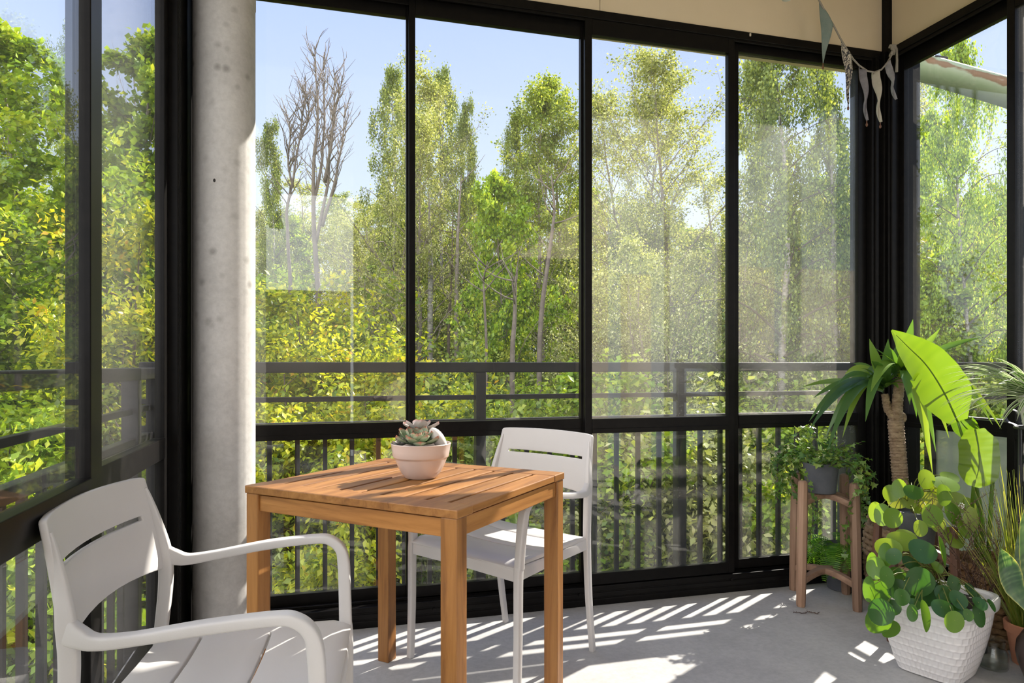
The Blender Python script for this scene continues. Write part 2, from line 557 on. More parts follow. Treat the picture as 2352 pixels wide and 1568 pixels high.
# upper tracks
k = MB()
k.box((XL + 0.02, 2.892, 2.672), (2.78, 3.05, 2.712)); k.box((XL + 0.02, 2.898, 2.660), (2.78, 2.903, 2.68)); k.box((XL + 0.02, 2.935, 2.64), (2.78, 2.94, 2.68)); k.box((XL + 0.02, 2.985, 2.64), (2.78, 2.99, 2.68))
frame_trim('trim_2', k)
k = MB()
k.box((2.772, 0.4, 2.672), (2.93, 2.865, 2.712)); k.box((2.78, 0.4, 2.655), (2.786, 2.865, 2.68)); k.box((2.83, 0.4, 2.64), (2.836, 2.865, 2.68))
frame_trim('trim_3', k)
k = MB()
k.box((-0.66, YB, 2.672), (-0.505, 2.88, 2.712)); k.box((-0.56, YB, 2.64), (-0.55, 2.88, 2.68))
frame_trim('trim_4', k)


def sash(name, axis, a0, a1, c, glass, th=0.03, zb=0.09, zt=2.67, st=(0.018, 0.018), gb=0.142, gt=2.60, bar=(0.782, 0.848), g_off=0.0, bar_out=0.0):
    """one sliding glazing panel: frame with stiles, bottom, top and middle bar; two panes"""
    root = empty(name); root['kind'] = 'structure'
    def bx(mb, u0, u1, z0, z1, d0, d1):
        if axis == 'x': mb.box((u0, c + d0, z0), (u1, c + d1, z1))
        else: mb.box((c + d0, u0, z0), (c + d1, u1, z1))
    f = MB(); h = th / 2
    bx(f, a0, a0 + st[0], zb, zt, -h, h); bx(f, a1 - st[1], a1, zb, zt, -h, h)
    bx(f, a0 + st[0], a1 - st[1], zb, gb, -h, h); bx(f, a0 + st[0], a1 - st[1], gt, zt, -h, h)
    f.build('frame', M_FRAME, root, bevel=0.002)
    b = MB()
    bx(b, a0 + st[0], a1 - st[1], bar[0], bar[1], -h - 0.004, h + 0.004)
    bx(b, a0 + st[0], a1 - st[1], bar[0] + 0.02, bar[0] + 0.024, -h - 0.0055, h)
    b.build('crossbar', M_FRAME, root, bevel=0.002)
    for z0, z1 in ((gb, bar[0]), (bar[1], gt)):
        p = MB(); bx(p, a0 + st[0] - 0.004, a1 - st[1] + 0.004, z0 - 0.004, z1 + 0.004, g_off - 0.003, g_off + 0.003)
        p.build('glass', glass, root)
    return root


xs = [onY(p, YM) for p in (585, 938, 958, 1338, 1356, 1664, 1683, 1974)]
sash('window_1', 'x', -0.47, xs[2] - 0.012, 2.975, M_GLASS, st=(0.05, 0.030))
sash('window_2', 'x', xs[1] + 0.003, xs[4] - 0.012, 2.945, M_GLASS, st=(0.028, 0.030))
sash('window_3', 'x', xs[3] + 0.004, xs[6] - 0.004, 2.912, M_GLASSD, st=(0.034, 0.034))
sash('window_4', 'x', xs[6] + 0.012, 2.695, 2.945, M_GLASSE, st=(0.028, 0.05), gt=2.63)
# left wall: far sash, near sash
sash('window_5', 'y', 1.70, 2.56, -0.545, M_GLASS, st=(0.088, 0.06), bar=(0.785, 0.853))
sash('window_6', 'y', 0.75, 1.735, -0.512, M_GLASS, st=(0.05, 0.075), bar=(0.785, 0.853))
sash('window_7', 'y', -0.4, 0.79, -0.545, M_GLASS, st=(0.05, 0.05), bar=(0.785, 0.853))
# right wall
sash('window_8', 'y', 2.215, 2.845, 2.835, M_GLASS, st=(0.045, 0.03))
sash('window_9', 'y', 1.35, 2.245, 2.80, M_GLASSD, st=(0.05, 0.035))
sash('window_10', 'y', 0.45, 1.39, 2.835, M_GLASS, st=(0.05, 0.045))
# corner posts
k = MB()
k.box((2.70, 2.895, 0.086), (2.775, 3.05, 2.68)); k.box((2.715, 2.885, 0.086), (2.735, 2.90, 2.68)); k.box((2.752, 2.87, 0.0), (2.80, 2.93, 2.70))
k.box((2.772, 2.84, 0.086), (2.95, 2.90, 2.68)); k.box((2.762, 2.850, 0.086), (2.775, 2.86, 2.68))
frame_trim('trim_5', k)
k = MB()
k.box((-0.56, 2.56, 0.086), (-0.50, 2.62, 2.68)); k.box((-0.545, 2.60, 0.0), (-0.503, 2.885, 2.70)); k.box((-0.56, 2.885, 0.086), (-0.45, 3.0, 2.68))
k.box((-0.503, 2.565, 0.086), (-0.498, 2.575, 2.68)); k.box((-0.503, 2.59, 0.086), (-0.498, 2.60, 2.68))
frame_trim('trim_6', k)

# screws in the lower track
for px, py in ((997, 1399), (1331, 1366), (1680, 1330)):
    X = onY(px, 2.887); s = 2.887 / ray(px)[1]; z = EYE - (py - HY) / FPX * s
    m = MB(); m.tube([(X, 2.888, z), (X, 2.8825, z)], [0.008, 0.0065], 14)
    o = m.build('trim_screw', M_FRAME, smooth=30)
    o['kind'] = 'structure'

# ---------------------------------------------------------------- concrete column
colm = thing('concrete_column', 'round pale concrete column with a mould seam in the far left corner', 'column', (-0.378, 2.752, 0))
m = MB()
seam_a = R(-42)
prof = [(0.1095, 0.0), (0.1095, 2.44), (0.1095, 2.443), (0.1112, 2.447), (0.1112, ZC - 0.002)]
m.lathe(prof, 96, shape=lambda a: 1.0 + 0.012 * math.exp(-((a - (seam_a % (2 * math.pi))) / 0.02) ** 2))
m.build('shaft', M_COL, colm, smooth=35)
m = MB(); m.blob((0, 0, 0), (0.005, 0.002, 0.007), 10)
aa = R(-100)
m.build('tie_hole', simple('dark hole', (0.03, 0.028, 0.025), rough=0.9), colm, loc=(math.cos(aa) * 0.109, math.sin(aa) * 0.109, 1.76), rz=aa + R(90))

# ---------------------------------------------------------------- balcony railing outside
def railing(name, label, p0, p1, ztop, posts, post_h=0.0, balusters=None, panel=None, drop=0.0):
    root = thing(name, label, 'railing', (p0[0], p0[1], 0), math.atan2(p1[1] - p0[1], p1[0] - p0[0]))
    Lr = math.hypot(p1[0] - p0[0], p1[1] - p0[1])
    d = ztop - 1.106
    MB().box((0, -0.035, 1.058 + d), (Lr, 0.035, 1.106 + d)).build('top_rail', M_RAIL, root, bevel=0.005)
    MB().box((0, -0.012, 0.927 + d), (Lr, 0.012, 0.950 + d)).build('mid_rail', M_RAIL, root, bevel=0.002)
    MB().box((0, -0.02, 0.795 + d), (Lr, 0.02, 0.835 + d)).build('lower_rail', M_RAIL, root, bevel=0.003)
    MB().box((0, -0.02, -0.06), (Lr, 0.02, -0.02)).build('bottom_rail', M_RAIL, root, bevel=0.003)
    for a in posts:
        MB().box((a - 0.024, -0.03, -0.35), (a + 0.024, 0.03, 1.058 + d + post_h)).build('post', M_RAIL, root, bevel=0.003)
    lo, hi = balusters if balusters else (0, Lr)
    a = lo
    while a < hi:
        if all(abs(a - q) > 0.04 for q in posts):
            MB().box((a - 0.010, -0.010, -0.05), (a + 0.010, 0.010, 0.80 + d)).build('baluster', M_RAIL, root)
        a += 0.119
    if panel:
        m_, nt, out = new_mat('frosted glass')
        g1 = node(nt, 'ShaderNodeBsdfDiffuse'); g1.inputs[0].default_value = (0.42, 0.46, 0.42, 1)
        g2 = node(nt, 'ShaderNodeBsdfTranslucent'); g2.inputs[0].default_value = (0.32, 0.36, 0.31, 1)
        mm = nt.nodes.new('ShaderNodeMixShader'); mm.inputs[0].default_value = 0.5
        nt.links.new(g1.outputs[0], mm.inputs[1]); nt.links.new(g2.outputs[0], mm.inputs[2]); nt.links.new(mm.outputs[0], out.inputs[0])
        tag(MB().box((panel[0], -0.006, -0.02), (panel[1], 0.006, 0.796)).build('infill_panel', m_, root), 'grey-green frosted glass panel')
    return root


YR = 3.2
railing('balcony_railing', 'black balcony railing with upright bars outside the wide middle windows', (-0.77, YR), (3.12, YR), 1.107,
        [onY(1102, YR) + 0.77, onY(1561, YR) + 0.77, onY(1940, YR) + 0.77, 0.05],
        balusters=(onY(619, YR) + 0.77 - 0.119 * 4, 3.85))
railing('balcony_railing', 'black balcony railing outside the left window, passing behind the nearest chair', (-0.735, -2.2), (-0.735, YR - 0.036), 1.084,
        [5.12, 3.1, 1.1], balusters=(0.1, 5.3))
railing('balcony_railing', 'black balcony railing with a frosted infill panel outside the right window', (3.09, 0.2), (3.09, YR - 0.04), 1.107,
        [2.70, 1.5, 0.05], post_h=0.085, balusters=(2.80, 2.96), panel=(1.53, 2.67))

# ---------------------------------------------------------------- table
TC = (0.2545, 2.112); TR = R(47.2); TL, TW, TT = 0.655, 0.732, 0.745
table = thing('garden_table', 'square slatted wooden table with four straight legs holding the succulent bowl', 'table', (TC[0], TC[1], 0), TR)
m = MB()
th = 0.022
hl, hw_ = TL / 2, TW / 2
bw = 0.075
ns = 10
for sx in (-1, 1):                                  # end boards
    m.tint = random.random()
    x0, x1 = sorted((sx * hl, sx * (hl - bw)))
    m.box((x0, -hw_, TT - th), (x1, hw_, TT))
wslat = (TW - 0.004) / ns
for i in range(ns):
    y = -hw_ + 0.002 + i * wslat
    m.tint = random.random()
    m.box((-hl + bw + 0.0005, y + (0 if i == 0 else 0.0055), TT - th + 0.001), (hl - bw - 0.0005, y + wslat - (0 if i == ns - 1 else 0.0055), TT - 0.001))
m.tint = 0.3
m.box((-hl + bw + 0.01, -0.02, TT - th - 0.012), (hl - bw - 0.01, 0.02, TT - th + 0.0005))
m.build('tabletop', M_WX, table, bevel=0.0025)
for sx in (-1, 1):
    for sy in (-1, 1):
        m = MB(); m.tint = random.random()
        a, b = sx * (hl - 0.003), sx * (hl - 0.051); c, d = sy * (hw_ - 0.003), sy * (hw_ - 0.051)
        m.box((min(a, b), min(c, d), 0.0), (max(a, b), max(c, d), TT - th))
        m.build('leg', M_WZ, table, bevel=0.003)
for s_ in (-1, 1):
    m = MB(); m.tint = random.random()
    y0, y1 = sorted((s_ * (hw_ - 0.010), s_ * (hw_ - 0.030)))
    m.box((-hl + 0.05, y0, TT - th - 0.050), (hl - 0.05, y1, TT - th - 0.004)); m.build('apron', M_WX, table, bevel=0.002)
    m = MB(); m.tint = random.random()
    x0, x1 = sorted((s_ * (hl - 0.010), s_ * (hl - 0.030)))
    m.box((x0, -hw_ + 0.05, TT - th - 0.050), (x1, hw_ - 0.05, TT - th - 0.004)); m.build('apron', M_WY, table, bevel=0.002)


# ---------------------------------------------------------------- chairs
def make_chair(label):
    root = thing('armchair', label, 'chair')
    for s in (-1, 1):
        m = MB()          # rear leg running up into the back post
        m.sweep([((-0.272, s * 0.222, 0), 0.0198, 0.0228), ((-0.240, s * 0.226, 0.22), 0.0213, 0.0258), ((-0.224, s * 0.230, 0.43), 0.0228, 0.0289),
                 ((-0.214, s * 0.239, 0.57), 0.0228, 0.0319), ((-0.218, s * 0.240, 0.645), 0.0213, 0.0334), ((-0.232, s * 0.231, 0.72), 0.0167, 0.0213),
                 ((-0.246, s * 0.224, 0.775), 0.0122, 0.0129), ((-0.254, s * 0.220, 0.803), 0.0076, 0.0076)], (0, 1, 0))
        m.build('leg', M_PLASTIC, root, smooth=60)
        m = MB()
        m.sweep([((0.222, s * 0.262, 0), 0.0234, 0.0234), ((0.216, s * 0.262, 0.2), 0.0234, 0.0265), ((0.214, s * 0.262, 0.40), 0.0242, 0.0289), ((0.209, s * 0.262, 0.445), 0.0242, 0.0289)], (0, 1, 0))
        m.build('leg', M_PLASTIC, root, smooth=60)
        m = MB()
        m.sweep([((0.210, s * 0.262, 0.43), 0.0260, 0.0311), ((0.207, s * 0.268, 0.53), 0.0269, 0.0302), ((0.204, s * 0.273, 0.588), 0.0302, 0.0302), ((0.196, s * 0.275, 0.623), 0.0319, 0.0260),
                 ((0.172, s * 0.276, 0.646), 0.0336, 0.0227), ((0.135, s * 0.276, 0.652), 0.0344, 0.0210), ((0.02, s * 0.274, 0.643), 0.0336, 0.0218),
                 ((-0.10, s * 0.264, 0.626), 0.0286, 0.0210), ((-0.165, s * 0.253, 0.620), 0.0269, 0.0252), ((-0.196, s * 0.246, 0.628), 0.0252, 0.0370), ((-0.216, s * 0.240, 0.636), 0.0218, 0.0462)], (0, 1, 0))
        m.build('armrest', M_PLASTIC, root, smooth=60)
    # seat
    xs_ = [-0.222, -0.20, -0.17, -0.126, -0.120, -0.08, -0.04, 0.0, 0.032, 0.038, 0.09, 0.14, 0.18, 0.205, 0.222]
    ys_ = [-1, -0.95, -0.85, -0.6, -0.3, 0, 0.3, 0.6, 0.85, 0.95, 1]
    slots = {(3, 4), (8, 9)}
    m = MB(); vs = []; fs = []
    def zt(x, q):
        z = 0.443 - 0.012 * (1 - q * q) * max(0, 1 - ((x + 0.03) / 0.22) ** 2)
        if x > 0.17: z -= 0.9 * (x - 0.17) ** 2 * 6
        if x < -0.19: z -= 0.004
        return z
    for x in xs_:
        hw2 = 0.232 + (x + 0.22) * 0.06
        bow = 0.006
        for q in ys_:
            xx = x + (bow * (1 - q * q) if -0.2 < x < 0.21 else bow * 0.5 * (1 - q * q))
            vs.append((xx, q * hw2, zt(x, q)))
    nq = len(ys_)
    for i in range(len(xs_) - 1):
        for j in range(nq - 1):
            if (i, i + 1) in slots and 2 <= j <= 7: continue
            fs.append((i * nq + j, (i + 1) * nq + j, (i + 1) * nq + j + 1, i * nq + j + 1))
    m.add(vs, fs)
    st = m.build('seat', M_PLASTIC, root, smooth=50, solid=0.014, bevel=0.003)
    m = MB()
    for s in (-1, 1):
        m.sweep([((-0.222, s * 0.226, 0.420), 0.02, 0.042), ((0, s * 0.238, 0.414), 0.02, 0.036), ((0.21, s * 0.250, 0.410), 0.02, 0.050)], (0, 1, 0))
    m.sweep([((0.212, -0.25, 0.410), 0.018, 0.048), ((0.222, 0, 0.414), 0.018, 0.040), ((0.212, 0.25, 0.410), 0.018, 0.048)], (1, 0, 0))
    m.sweep([((-0.220, -0.226, 0.418), 0.018, 0.040), ((-0.216, 0, 0.418), 0.018, 0.034), ((-0.220, 0.226, 0.418), 0.018, 0.040)], (1, 0, 0))
    m.build('seat_frame', M_PLASTIC, root, smooth=50)
    # back shell with its slot
    zs_ = [0.602, 0.612, 0.64, 0.68, 0.715, 0.7325, 0.7425, 0.76, 0.785, 0.808, 0.824, 0.830]
    qs_ = [-1, -0.96, -0.88, -0.80, -0.60, -0.4, -0.2, 0, 0.2, 0.4, 0.6, 0.80, 0.88, 0.96, 1]
    vs = []; fs = []
    for z in zs_:
        t = (z - 0.602) / 0.228
        hw2 = 0.249 - 0.020 * t
        xb = -0.219 - 0.044 * t ** 1.2
        for q in qs_:
            zz = z + (0.016 * (1 - q * q) if z < 0.62 else (0.003 * (1 - q * q) - 0.003 * q ** 10) if z > 0.80 else 0)
            vs.append((xb - 0.034 * (1 - q * q), q * hw2 * (1 - (.02 if z > .826 else 0)), zz))
    nq = len(qs_)
    for i in range(len(zs_) - 1):
        for j in range(nq - 1):
            if i == 5 and 3 <= j <= 10: continue
            fs.append((i * nq + j, i * nq + j + 1, (i + 1) * nq + j + 1, (i + 1) * nq + j))
    m = MB(); m.add(vs, fs)
    m.build('backrest', M_PLASTIC, root, smooth=50, solid=0.013, bevel=0.003)
    return root


chair = make_chair('pale grey plastic armchair close in the lower left, facing the wooden table from the left')
chair.location = (-0.195, 1.553, 0); chair.rotation_euler.z = R(-6.3)
ch2 = copy_tree(chair)
ch2.location = (0.628, 2.470, 0); ch2.rotation_euler.z = R(214.0)
ch2['label'] = 'off-white plastic armchair behind the wooden table, its back against the middle windows'
for c in (chair, ch2): c['group'] = 'matching plastic armchairs'

# ---------------------------------------------------------------- bowl of succulents
M_BOWL = simple('pale glazed clay', (0.64, 0.51, 0.455), rough=0.3, c2=(0.69, 0.56, 0.50), nscale=9, coat=0.3)
M_SOIL = simple('dark soil', (0.035, 0.025, 0.018), rough=0.95, c2=(0.07, 0.05, 0.035), nscale=60, bump=0.8, bscale=120)
BP = at(963, 1104, 2.20); bx_, by_ = BP.x, BP.y
s0 = (EYE - TT) * FPX / (1100 - HY)
p = at(961, 1098, s0); bx_, by_ = p.x + 0.012, p.y + 0.03
bowl = thing('plant_bowl', 'pale pinkish glazed bowl of succulents standing on the wooden table', 'plant pot', (bx_, by_, TT))
bs = s0 / 1562 * 1.0
rb = 69 * (s0 + 0.03) / 1562        # rim radius from the photo
m = MB()
m.lathe([(rb * 0.50, 0.0), (rb * 0.53, 0.002), (rb * 0.66, 0.018), (rb * 0.78, 0.040), (rb * 0.855, 0.058), (rb * 0.875, 0.0625), (rb * 0.905, 0.064), (rb * 0.93, 0.068), (rb * 0.955, 0.085), (rb * 0.99, 0.104),
         (rb, 0.1065), (rb * 0.985, 0.1085), (rb * 0.95, 0.107), (rb * 0.92, 0.098), (rb * 0.90, 0.088), (rb * 0.3, 0.088)], 56)
m.build('bowl', M_BOWL, bowl, smooth=40)
m = MB(); m.lathe([(rb * 0.905, 0.092), (rb * 0.6, 0.097), (0.004, 0.1)], 32)
m.build('soil', M_SOIL, bowl, smooth=True)


def succulent(name, c, r, nl, col_stops, tilt, rise, thick=0.16, wid=0.42, parent=None, seed=1, lab=None):
    rr = random.Random(seed)
    m = MB()
    mt = Matrix.Translation(Vector(c)) @ tilt
    ga = R(137.5)
    for i in range(nl):
        q = i / (nl - 1)                       # 0 = outer leaf
        a = i * ga + rr.uniform(-.1, .1)
        el = R(12) + rise * q + rr.uniform(-.06, .06)
        Lf = r * (1 - 0.62 * q) * rr.uniform(.9, 1.08)
        w = Lf * wid
        rows = 6; cols = 5
        vs = []; fs = []
        base = Matrix.Rotation(a, 4, 'Z') @ Matrix.Rotation(-el, 4, 'Y')
        for u in range(rows + 1):
            t = u / rows
            ww = w * 0.5 * (0.45 + 1.15 * math.sin(math.pi * min(1, t * 0.78 + 0.05)) * 0.75) * (1 if t < .8 else math.sqrt(max(0.0, 1 - ((t - .8) / .2) ** 2)) * 0.98 + .02)
            for v in range(cols):
                y = (v / (cols - 1) * 2 - 1)
                zz = -0.08 * Lf * math.sin(t * 2.2) + y * y * w * 0.22 + 0.12 * Lf * t * t
                vs.append(mt @ (base @ Vector((t * Lf + r * 0.03, y * ww, zz))))
        n0 = len(vs)
        for u in range(rows + 1):
            t = u / rows
            for v in range(cols):
                y = (v / (cols - 1) * 2 - 1)
                pq = vs[u * cols + v]
                vs.append(pq - (mt.to_3x3() @ base.to_3x3() @ Vector((0, 0, 1))) * (thick * w * (1 - y * y) * (1 - t * 0.6)))
        for u in range(rows):
            for v in range(cols - 1):
                a0 = u * cols + v
                fs.append((a0, a0 + cols, a0 + cols + 1, a0 + 1))
                fs.append((n0 + a0, n0 + a0 + 1, n0 + a0 + cols + 1, n0 + a0 + cols))
        b = len(m.v)
        m.add(vs, fs)
        for u in range(rows + 1):
            for v in range(cols):
                edge = max((u / rows - 0.78) / 0.22, 0) + (0.55 if v in (0, cols - 1) and u > 1 else 0)
                m.t[b + u * cols + v] = min(1, edge); m.t[b + n0 + u * cols + v] = min(1, edge * .8)
    o = m.build(name, leaf_mat(name + ' skin ' + str(seed), col_stops, trans=0.12, gloss=0.05, rough=0.45, tboost=(1.1, 1.1, .7)), parent, smooth=True)
    if lab: o['label'] = lab
    return o


dz = 0.105
succulent('rosette', (-0.012, -0.012, dz), 0.082, 34, [(0.0, (0.30, 0.42, 0.26)), (0.6, (0.44, 0.48, 0.34)), (1.0, (0.55, 0.12, 0.08))], Matrix.Rotation(R(14), 4, 'X'), R(66), parent=bowl, seed=3, lab='green succulent rosette with red leaf edges')
succulent('rosette', (-0.0, 0.035, dz + 0.040), 0.062, 14, [(0.0, (0.50, 0.47, 0.47)), (0.6, (0.56, 0.50, 0.49)), (1.0, (0.62, 0.30, 0.27))], Matrix.Rotation(R(-8), 4, 'X'), R(55), wid=0.5, parent=bowl, seed=5, lab='tall pale grey-lilac succulent rosette')
succulent('rosette', (-0.058, 0.0, dz - 0.002), 0.042, 16, [(0.0, (0.42, 0.42, 0.38)), (0.6, (0.5, 0.45, 0.42)), (1.0, (0.55, 0.25, 0.2))], Matrix.Rotation(R(-12), 4, 'Y'), R(60), parent=bowl, seed=8, lab='small greyish succulent rosette')
m = MB(); m.tube([(0, 0.035, dz - 0.01), (0, 0.035, dz + 0.04)], [0.006, 0.005], 8)
m.build('stem', simple('succulent stem', (0.25, 0.2, 0.14), rough=.8), bowl, smooth=True)
stone = tag(MB().blob((0, 0, 0), (0.020, 0.027, 0.040), 20, Matrix.Rotation(R(-34), 4, 'Y')).build('pebble', simple('pale stone', (0.60, 0.56, 0.53), rough=.8, c2=(.68, .64, .61), nscale=12), None, smooth=True,
    loc=(bx_ + 0.0515, by_ - 0.012, TT + dz + 0.016)), 'smooth pale grey egg-shaped stone leaning in the succulent bowl', 'stone')


# ---------------------------------------------------------------- wooden plant stands
def plant_stand(name, label, c, rz, half, h, rleg, mat_z, mat_x, zc, zp, splay=0.01, octo=8):
    root = thing(name, label, 'plant stand', (c[0], c[1], 0), rz)
    for sx in (-1, 1):
        for sy in (-1, 1):
            m = MB(); m.tint = random.random()
            hh = h * random.uniform(.985, 1.0)
            x, y = sx * half, sy * half
            ex, ey = sx * splay, sy * splay
            m.tube([(x + ex, y + ey, 0), (x + ex, y + ey, .012), (x + ex * .4, y + ey * .4, h * .55), (x, y, hh - .03), (x, y, hh - .006), (x, y, hh)], [rleg * .78, rleg * .86, rleg, rleg * .92, rleg * .86, rleg * .55], octo)
            m.build('leg', mat_z, root, smooth=30)
    for z, nm_ in ((zc, 'lower_cross'), (zp, 'upper_cross')):
        m = MB()
        for k_ in (0, 1):
            m.tint = random.random()
            a = R(45 + 90 * k_)
            mm_ = Matrix.Rotation(a, 4, 'Z')
            q = half * 1.414
            pts = []
            n = 8
            for i in range(n + 1):
                t = i / n * 2 - 1
                pts.append(((mm_ @ Vector((t * q, 0, z + 0.028 * (1 - t * t) - .012))), 0.038 - 0.012 * abs(t) + (0.02 if abs(t) < .2 else 0), 0.028))
            m.sweep(pts, mm_ @ Vector((0, 1, 0)), sub=2, n=10, power=6)
        m.build(nm_, mat_x, root, smooth=35)
    return root


plant_stand('plant_stand', 'weathered brown wooden plant stand with four posts holding the ivy pot by the corner window', (2.229, 2.680), R(-30), 0.107, 0.577, 0.0235, M_SZ, M_SX, 0.125, 0.475)
M_CONC = simple('dark grey concrete pot', (0.07, 0.075, 0.088), rough=0.8, c2=(0.12, 0.125, 0.14), nscale=10, bump=0.15, bscale=90)

# ivy pot
IV = Vector((2.215, 2.685, 0.502))
ivp = thing('ivy_pot', 'dark grey pot of trailing ivy on the weathered wooden plant stand', 'potted plant', IV)
m = MB(); m.lathe([(0.062, 0), (0.066, 0.003), (0.078, 0.135), (0.0785, 0.138), (0.073, 0.139), (0.070, 0.12), (0.01, 0.12)], 40)
m.build('pot', M_CONC, ivp, smooth=35)
M_IVY = leaf_mat('ivy leaf', [(0.0, (0.05, 0.14, 0.025)), (0.5, (0.13, 0.27, 0.045)), (1.0, (0.34, 0.46, 0.09))], trans=0.4)


def ivy_leaf(m, p, d, nrm, s, tint):
    d = Vector(d).normalized(); nrm = Vector(nrm)
    sd = d.cross(nrm)
    if sd.length < 1e-3: sd = d.orthogonal()
    sd.normalize(); nn = sd.cross(d)
    o2 = [(0, 0), (-.28, .12), (-.62, .02), (-.42, .36), (-.50, .62), (-.2, .58), (0, 1.08), (.2, .58), (.50, .62), (.42, .36), (.62, .02), (.28, .12)]
    vs = [p + d * (y * s) + sd * (x * s) + nn * (abs(x) * .22 * s - y * y * .12 * s) for x, y in o2]
    ctr = p + d * .35 * s
    vs.append(ctr)
    fs = [(i, (i + 1) % 12, 12) for i in range(12)]
    m.add(vs, fs, tint)


rv = random.Random(11)
lv = MB(); stm = MB()
for i in range(40):
    a = rv.uniform(0, 2 * math.pi)
    trail = rv.random() < 0.6 and not (R(185) < a < R(275))
    r0 = 0.05 * rv.random() ** .5
    p = Vector((math.cos(a) * r0, math.sin(a) * r0, 0.125))
    n = rv.randint(6, 12) if not trail else rv.randint(14, 26)
    ll = 0.022
    dirn = Vector((math.cos(a), math.sin(a), rv.uniform(.3, 1.2)))
    pts = [p.copy()]
    for k_ in range(n):
        dirn = dirn + Vector((rv.uniform(-.35, .35), rv.uniform(-.35, .35), rv.uniform(-.3, .25) - (0.30 if trail else 0.08) * (1 if k_ > 3 else .2)))
        hr = math.hypot(p.x, p.y)
        if hr > 0.19: dirn.x -= p.x * 1.5; dirn.y -= p.y * 1.5
        if IV.y + p.y > 2.83: dirn.y -= 0.4
        dirn.normalize()
        p = p + dirn * ll
        if math.hypot(p.x, p.y) < 0.082 and p.z < 0.138:
            q = Vector((p.x, p.y, 0)).normalized() * 0.088; p.x, p.y = q.x, q.y
        if p.z < -0.42: break
        pts.append(p.copy())
        ivy_leaf(lv, p, (dirn + Vector((rv.uniform(-1, 1), rv.uniform(-1, 1), rv.uniform(-.8, .5)))), Vector((rv.uniform(-.7, .7), rv.uniform(-.9, .3), 1)), rv.uniform(.018, .036), min(1, max(0, rv.gauss(.5, .28))))
        if k_ < 7:
            ivy_leaf(lv, p, Vector((rv.uniform(-1, 1), rv.uniform(-1, 1), rv.uniform(-.5, .5))), Vector((rv.uniform(-.6, .6), rv.uniform(-.6, .6), 1)), rv.uniform(.016, .032), rv.random())
    stm.tube(pts, 0.0011, 4)
lv.build('foliage', M_IVY, ivp)
stm.build('vines', simple('ivy stem', (0.10, 0.075, 0.035), rough=.8), ivp)

# fern
FE = Vector((2.435, 2.795, 0))
fern = thing('potted_fern', 'small bright green fern in a ribbed charcoal pot on the floor behind the weathered stand', 'potted plant', FE)
m = MB()
m.lathe([(0.068, 0), (0.072, .003), (0.082, 0.19), (0.088, 0.195), (0.088, 0.215), (0.083, 0.217), (0.078, 0.20), (0.01, 0.2)], 64, shape=lambda a: 1 + 0.012 * math.cos(a * 24))
m.build('pot', M_CONC, fern, smooth=40)
fr = MB()
rv = random.Random(5)
for i in range(26):
    a = rv.uniform(0, 2 * math.pi) if i > 12 else rv.uniform(R(150), R(260))
    Lf = rv.uniform(.16, .27); lift = rv.uniform(.5, 1.5)
    p = Vector((math.cos(a) * .03, math.sin(a) * .03, .2)); d = Vector((math.cos(a), math.sin(a), lift)).normalized()
    nst = 26
    for k_ in range(nst):
        t = k_ / nst
        d.z -= 0.085 * (1 + t); d.normalize(); p = p + d * Lf / nst
        if FE.y + p.y > 2.865: d.y -= .15
        sd = d.cross(Vector((0, 0, 1))).normalized()
        w = 0.030 * math.sin(math.pi * (0.08 + .88 * t)) + .003
        for s in (-1, 1):
            q = p + sd * s * w
            n_ = d * (Lf / nst) * .42
            tip = q + Vector((0, 0, -w * .18))
            fr.add([p - n_ * .6, tip - n_ * .3, tip + n_ * .6, p + n_], [(0, 1, 2, 3)], min(1, max(0, rv.gauss(.5, .2))))
fr.build('fronds', leaf_mat('fern leaf', [(0, (0.05, 0.16, 0.015)), (.5, (0.13, 0.34, 0.03)), (1, (0.30, 0.52, 0.06))], trans=.45, gloss=.02), fern)

# ---------------------------------------------------------------- woven baskets
def woven_mat(name, c1, c2, c3, n=1.0):
    return simple(name, c1, rough=.85, c2=c2, nscale=40, bump=.5, bscale=90)


def basket(root, r0, r1, h, mat, rows, n=44, liner=None, handles=True, twist=True):
    """rings of rope-like weave over uprights"""
    m = MB()
    for i in range(rows):
        z = h * (i + .5) / rows
        t = (i + .5) / rows
        r = r0 + (r1 - r0) * t + .012 * math.sin(math.pi * t)
        pts = []
        for k_ in range(n * 2 + 1):
            a = math.pi * k_ / n
            q = r + .006 * math.cos(a * n / 2 + math.pi * i)
            pts.append((math.cos(a) * q, math.sin(a) * q, z + .003 * math.sin(a * n / 2 + math.pi * i)))
        m.tint = random.random()
        m.tube(pts, h / rows * .56, 6, cap=False)
    m.build('weave', mat, root, smooth=True)
    m = MB()
    m.lathe([(r0 * .9, .004), (r0 * .98, .006), ((r0 + r1) / 2 + .004, h * .5), (r1 - .004, h * .985), (r1 - .012, h * .985), ((r0 + r1) / 2 - .006, h * .5), (r0 * .9, .02)], 40)
    m.build('lining', liner or mat, root, smooth=40)
    m = MB()
    pts = []
    for k_ in range(97):
        a = 2 * math.pi * k_ / 96
        pts.append((math.cos(a) * (r1 + .003 * math.cos(a * 40)), math.sin(a) * (r1 + .003 * math.cos(a * 40)), h + .004 * math.sin(a * 40)))
    m.tube(pts, .010, 7, cap=False)
    m.build('rim', mat, root, smooth=True)
    if handles:
        for a0 in handles:
            m = MB(); pts = []
            for k_ in range(33):
                t = k_ / 32
                a = a0 + (t - .5) * 0.95
                zz = h - .01 + .058 * math.sin(math.pi * t) ** .6
                rr = r1 + .004 + .002 * math.cos(t * 60)
                pts.append((math.cos(a) * rr, math.sin(a) * rr, zz + .002 * math.sin(t * 60)))
            m.tube(pts, .009, 7)
            m.build('handle', mat, root, smooth=True)


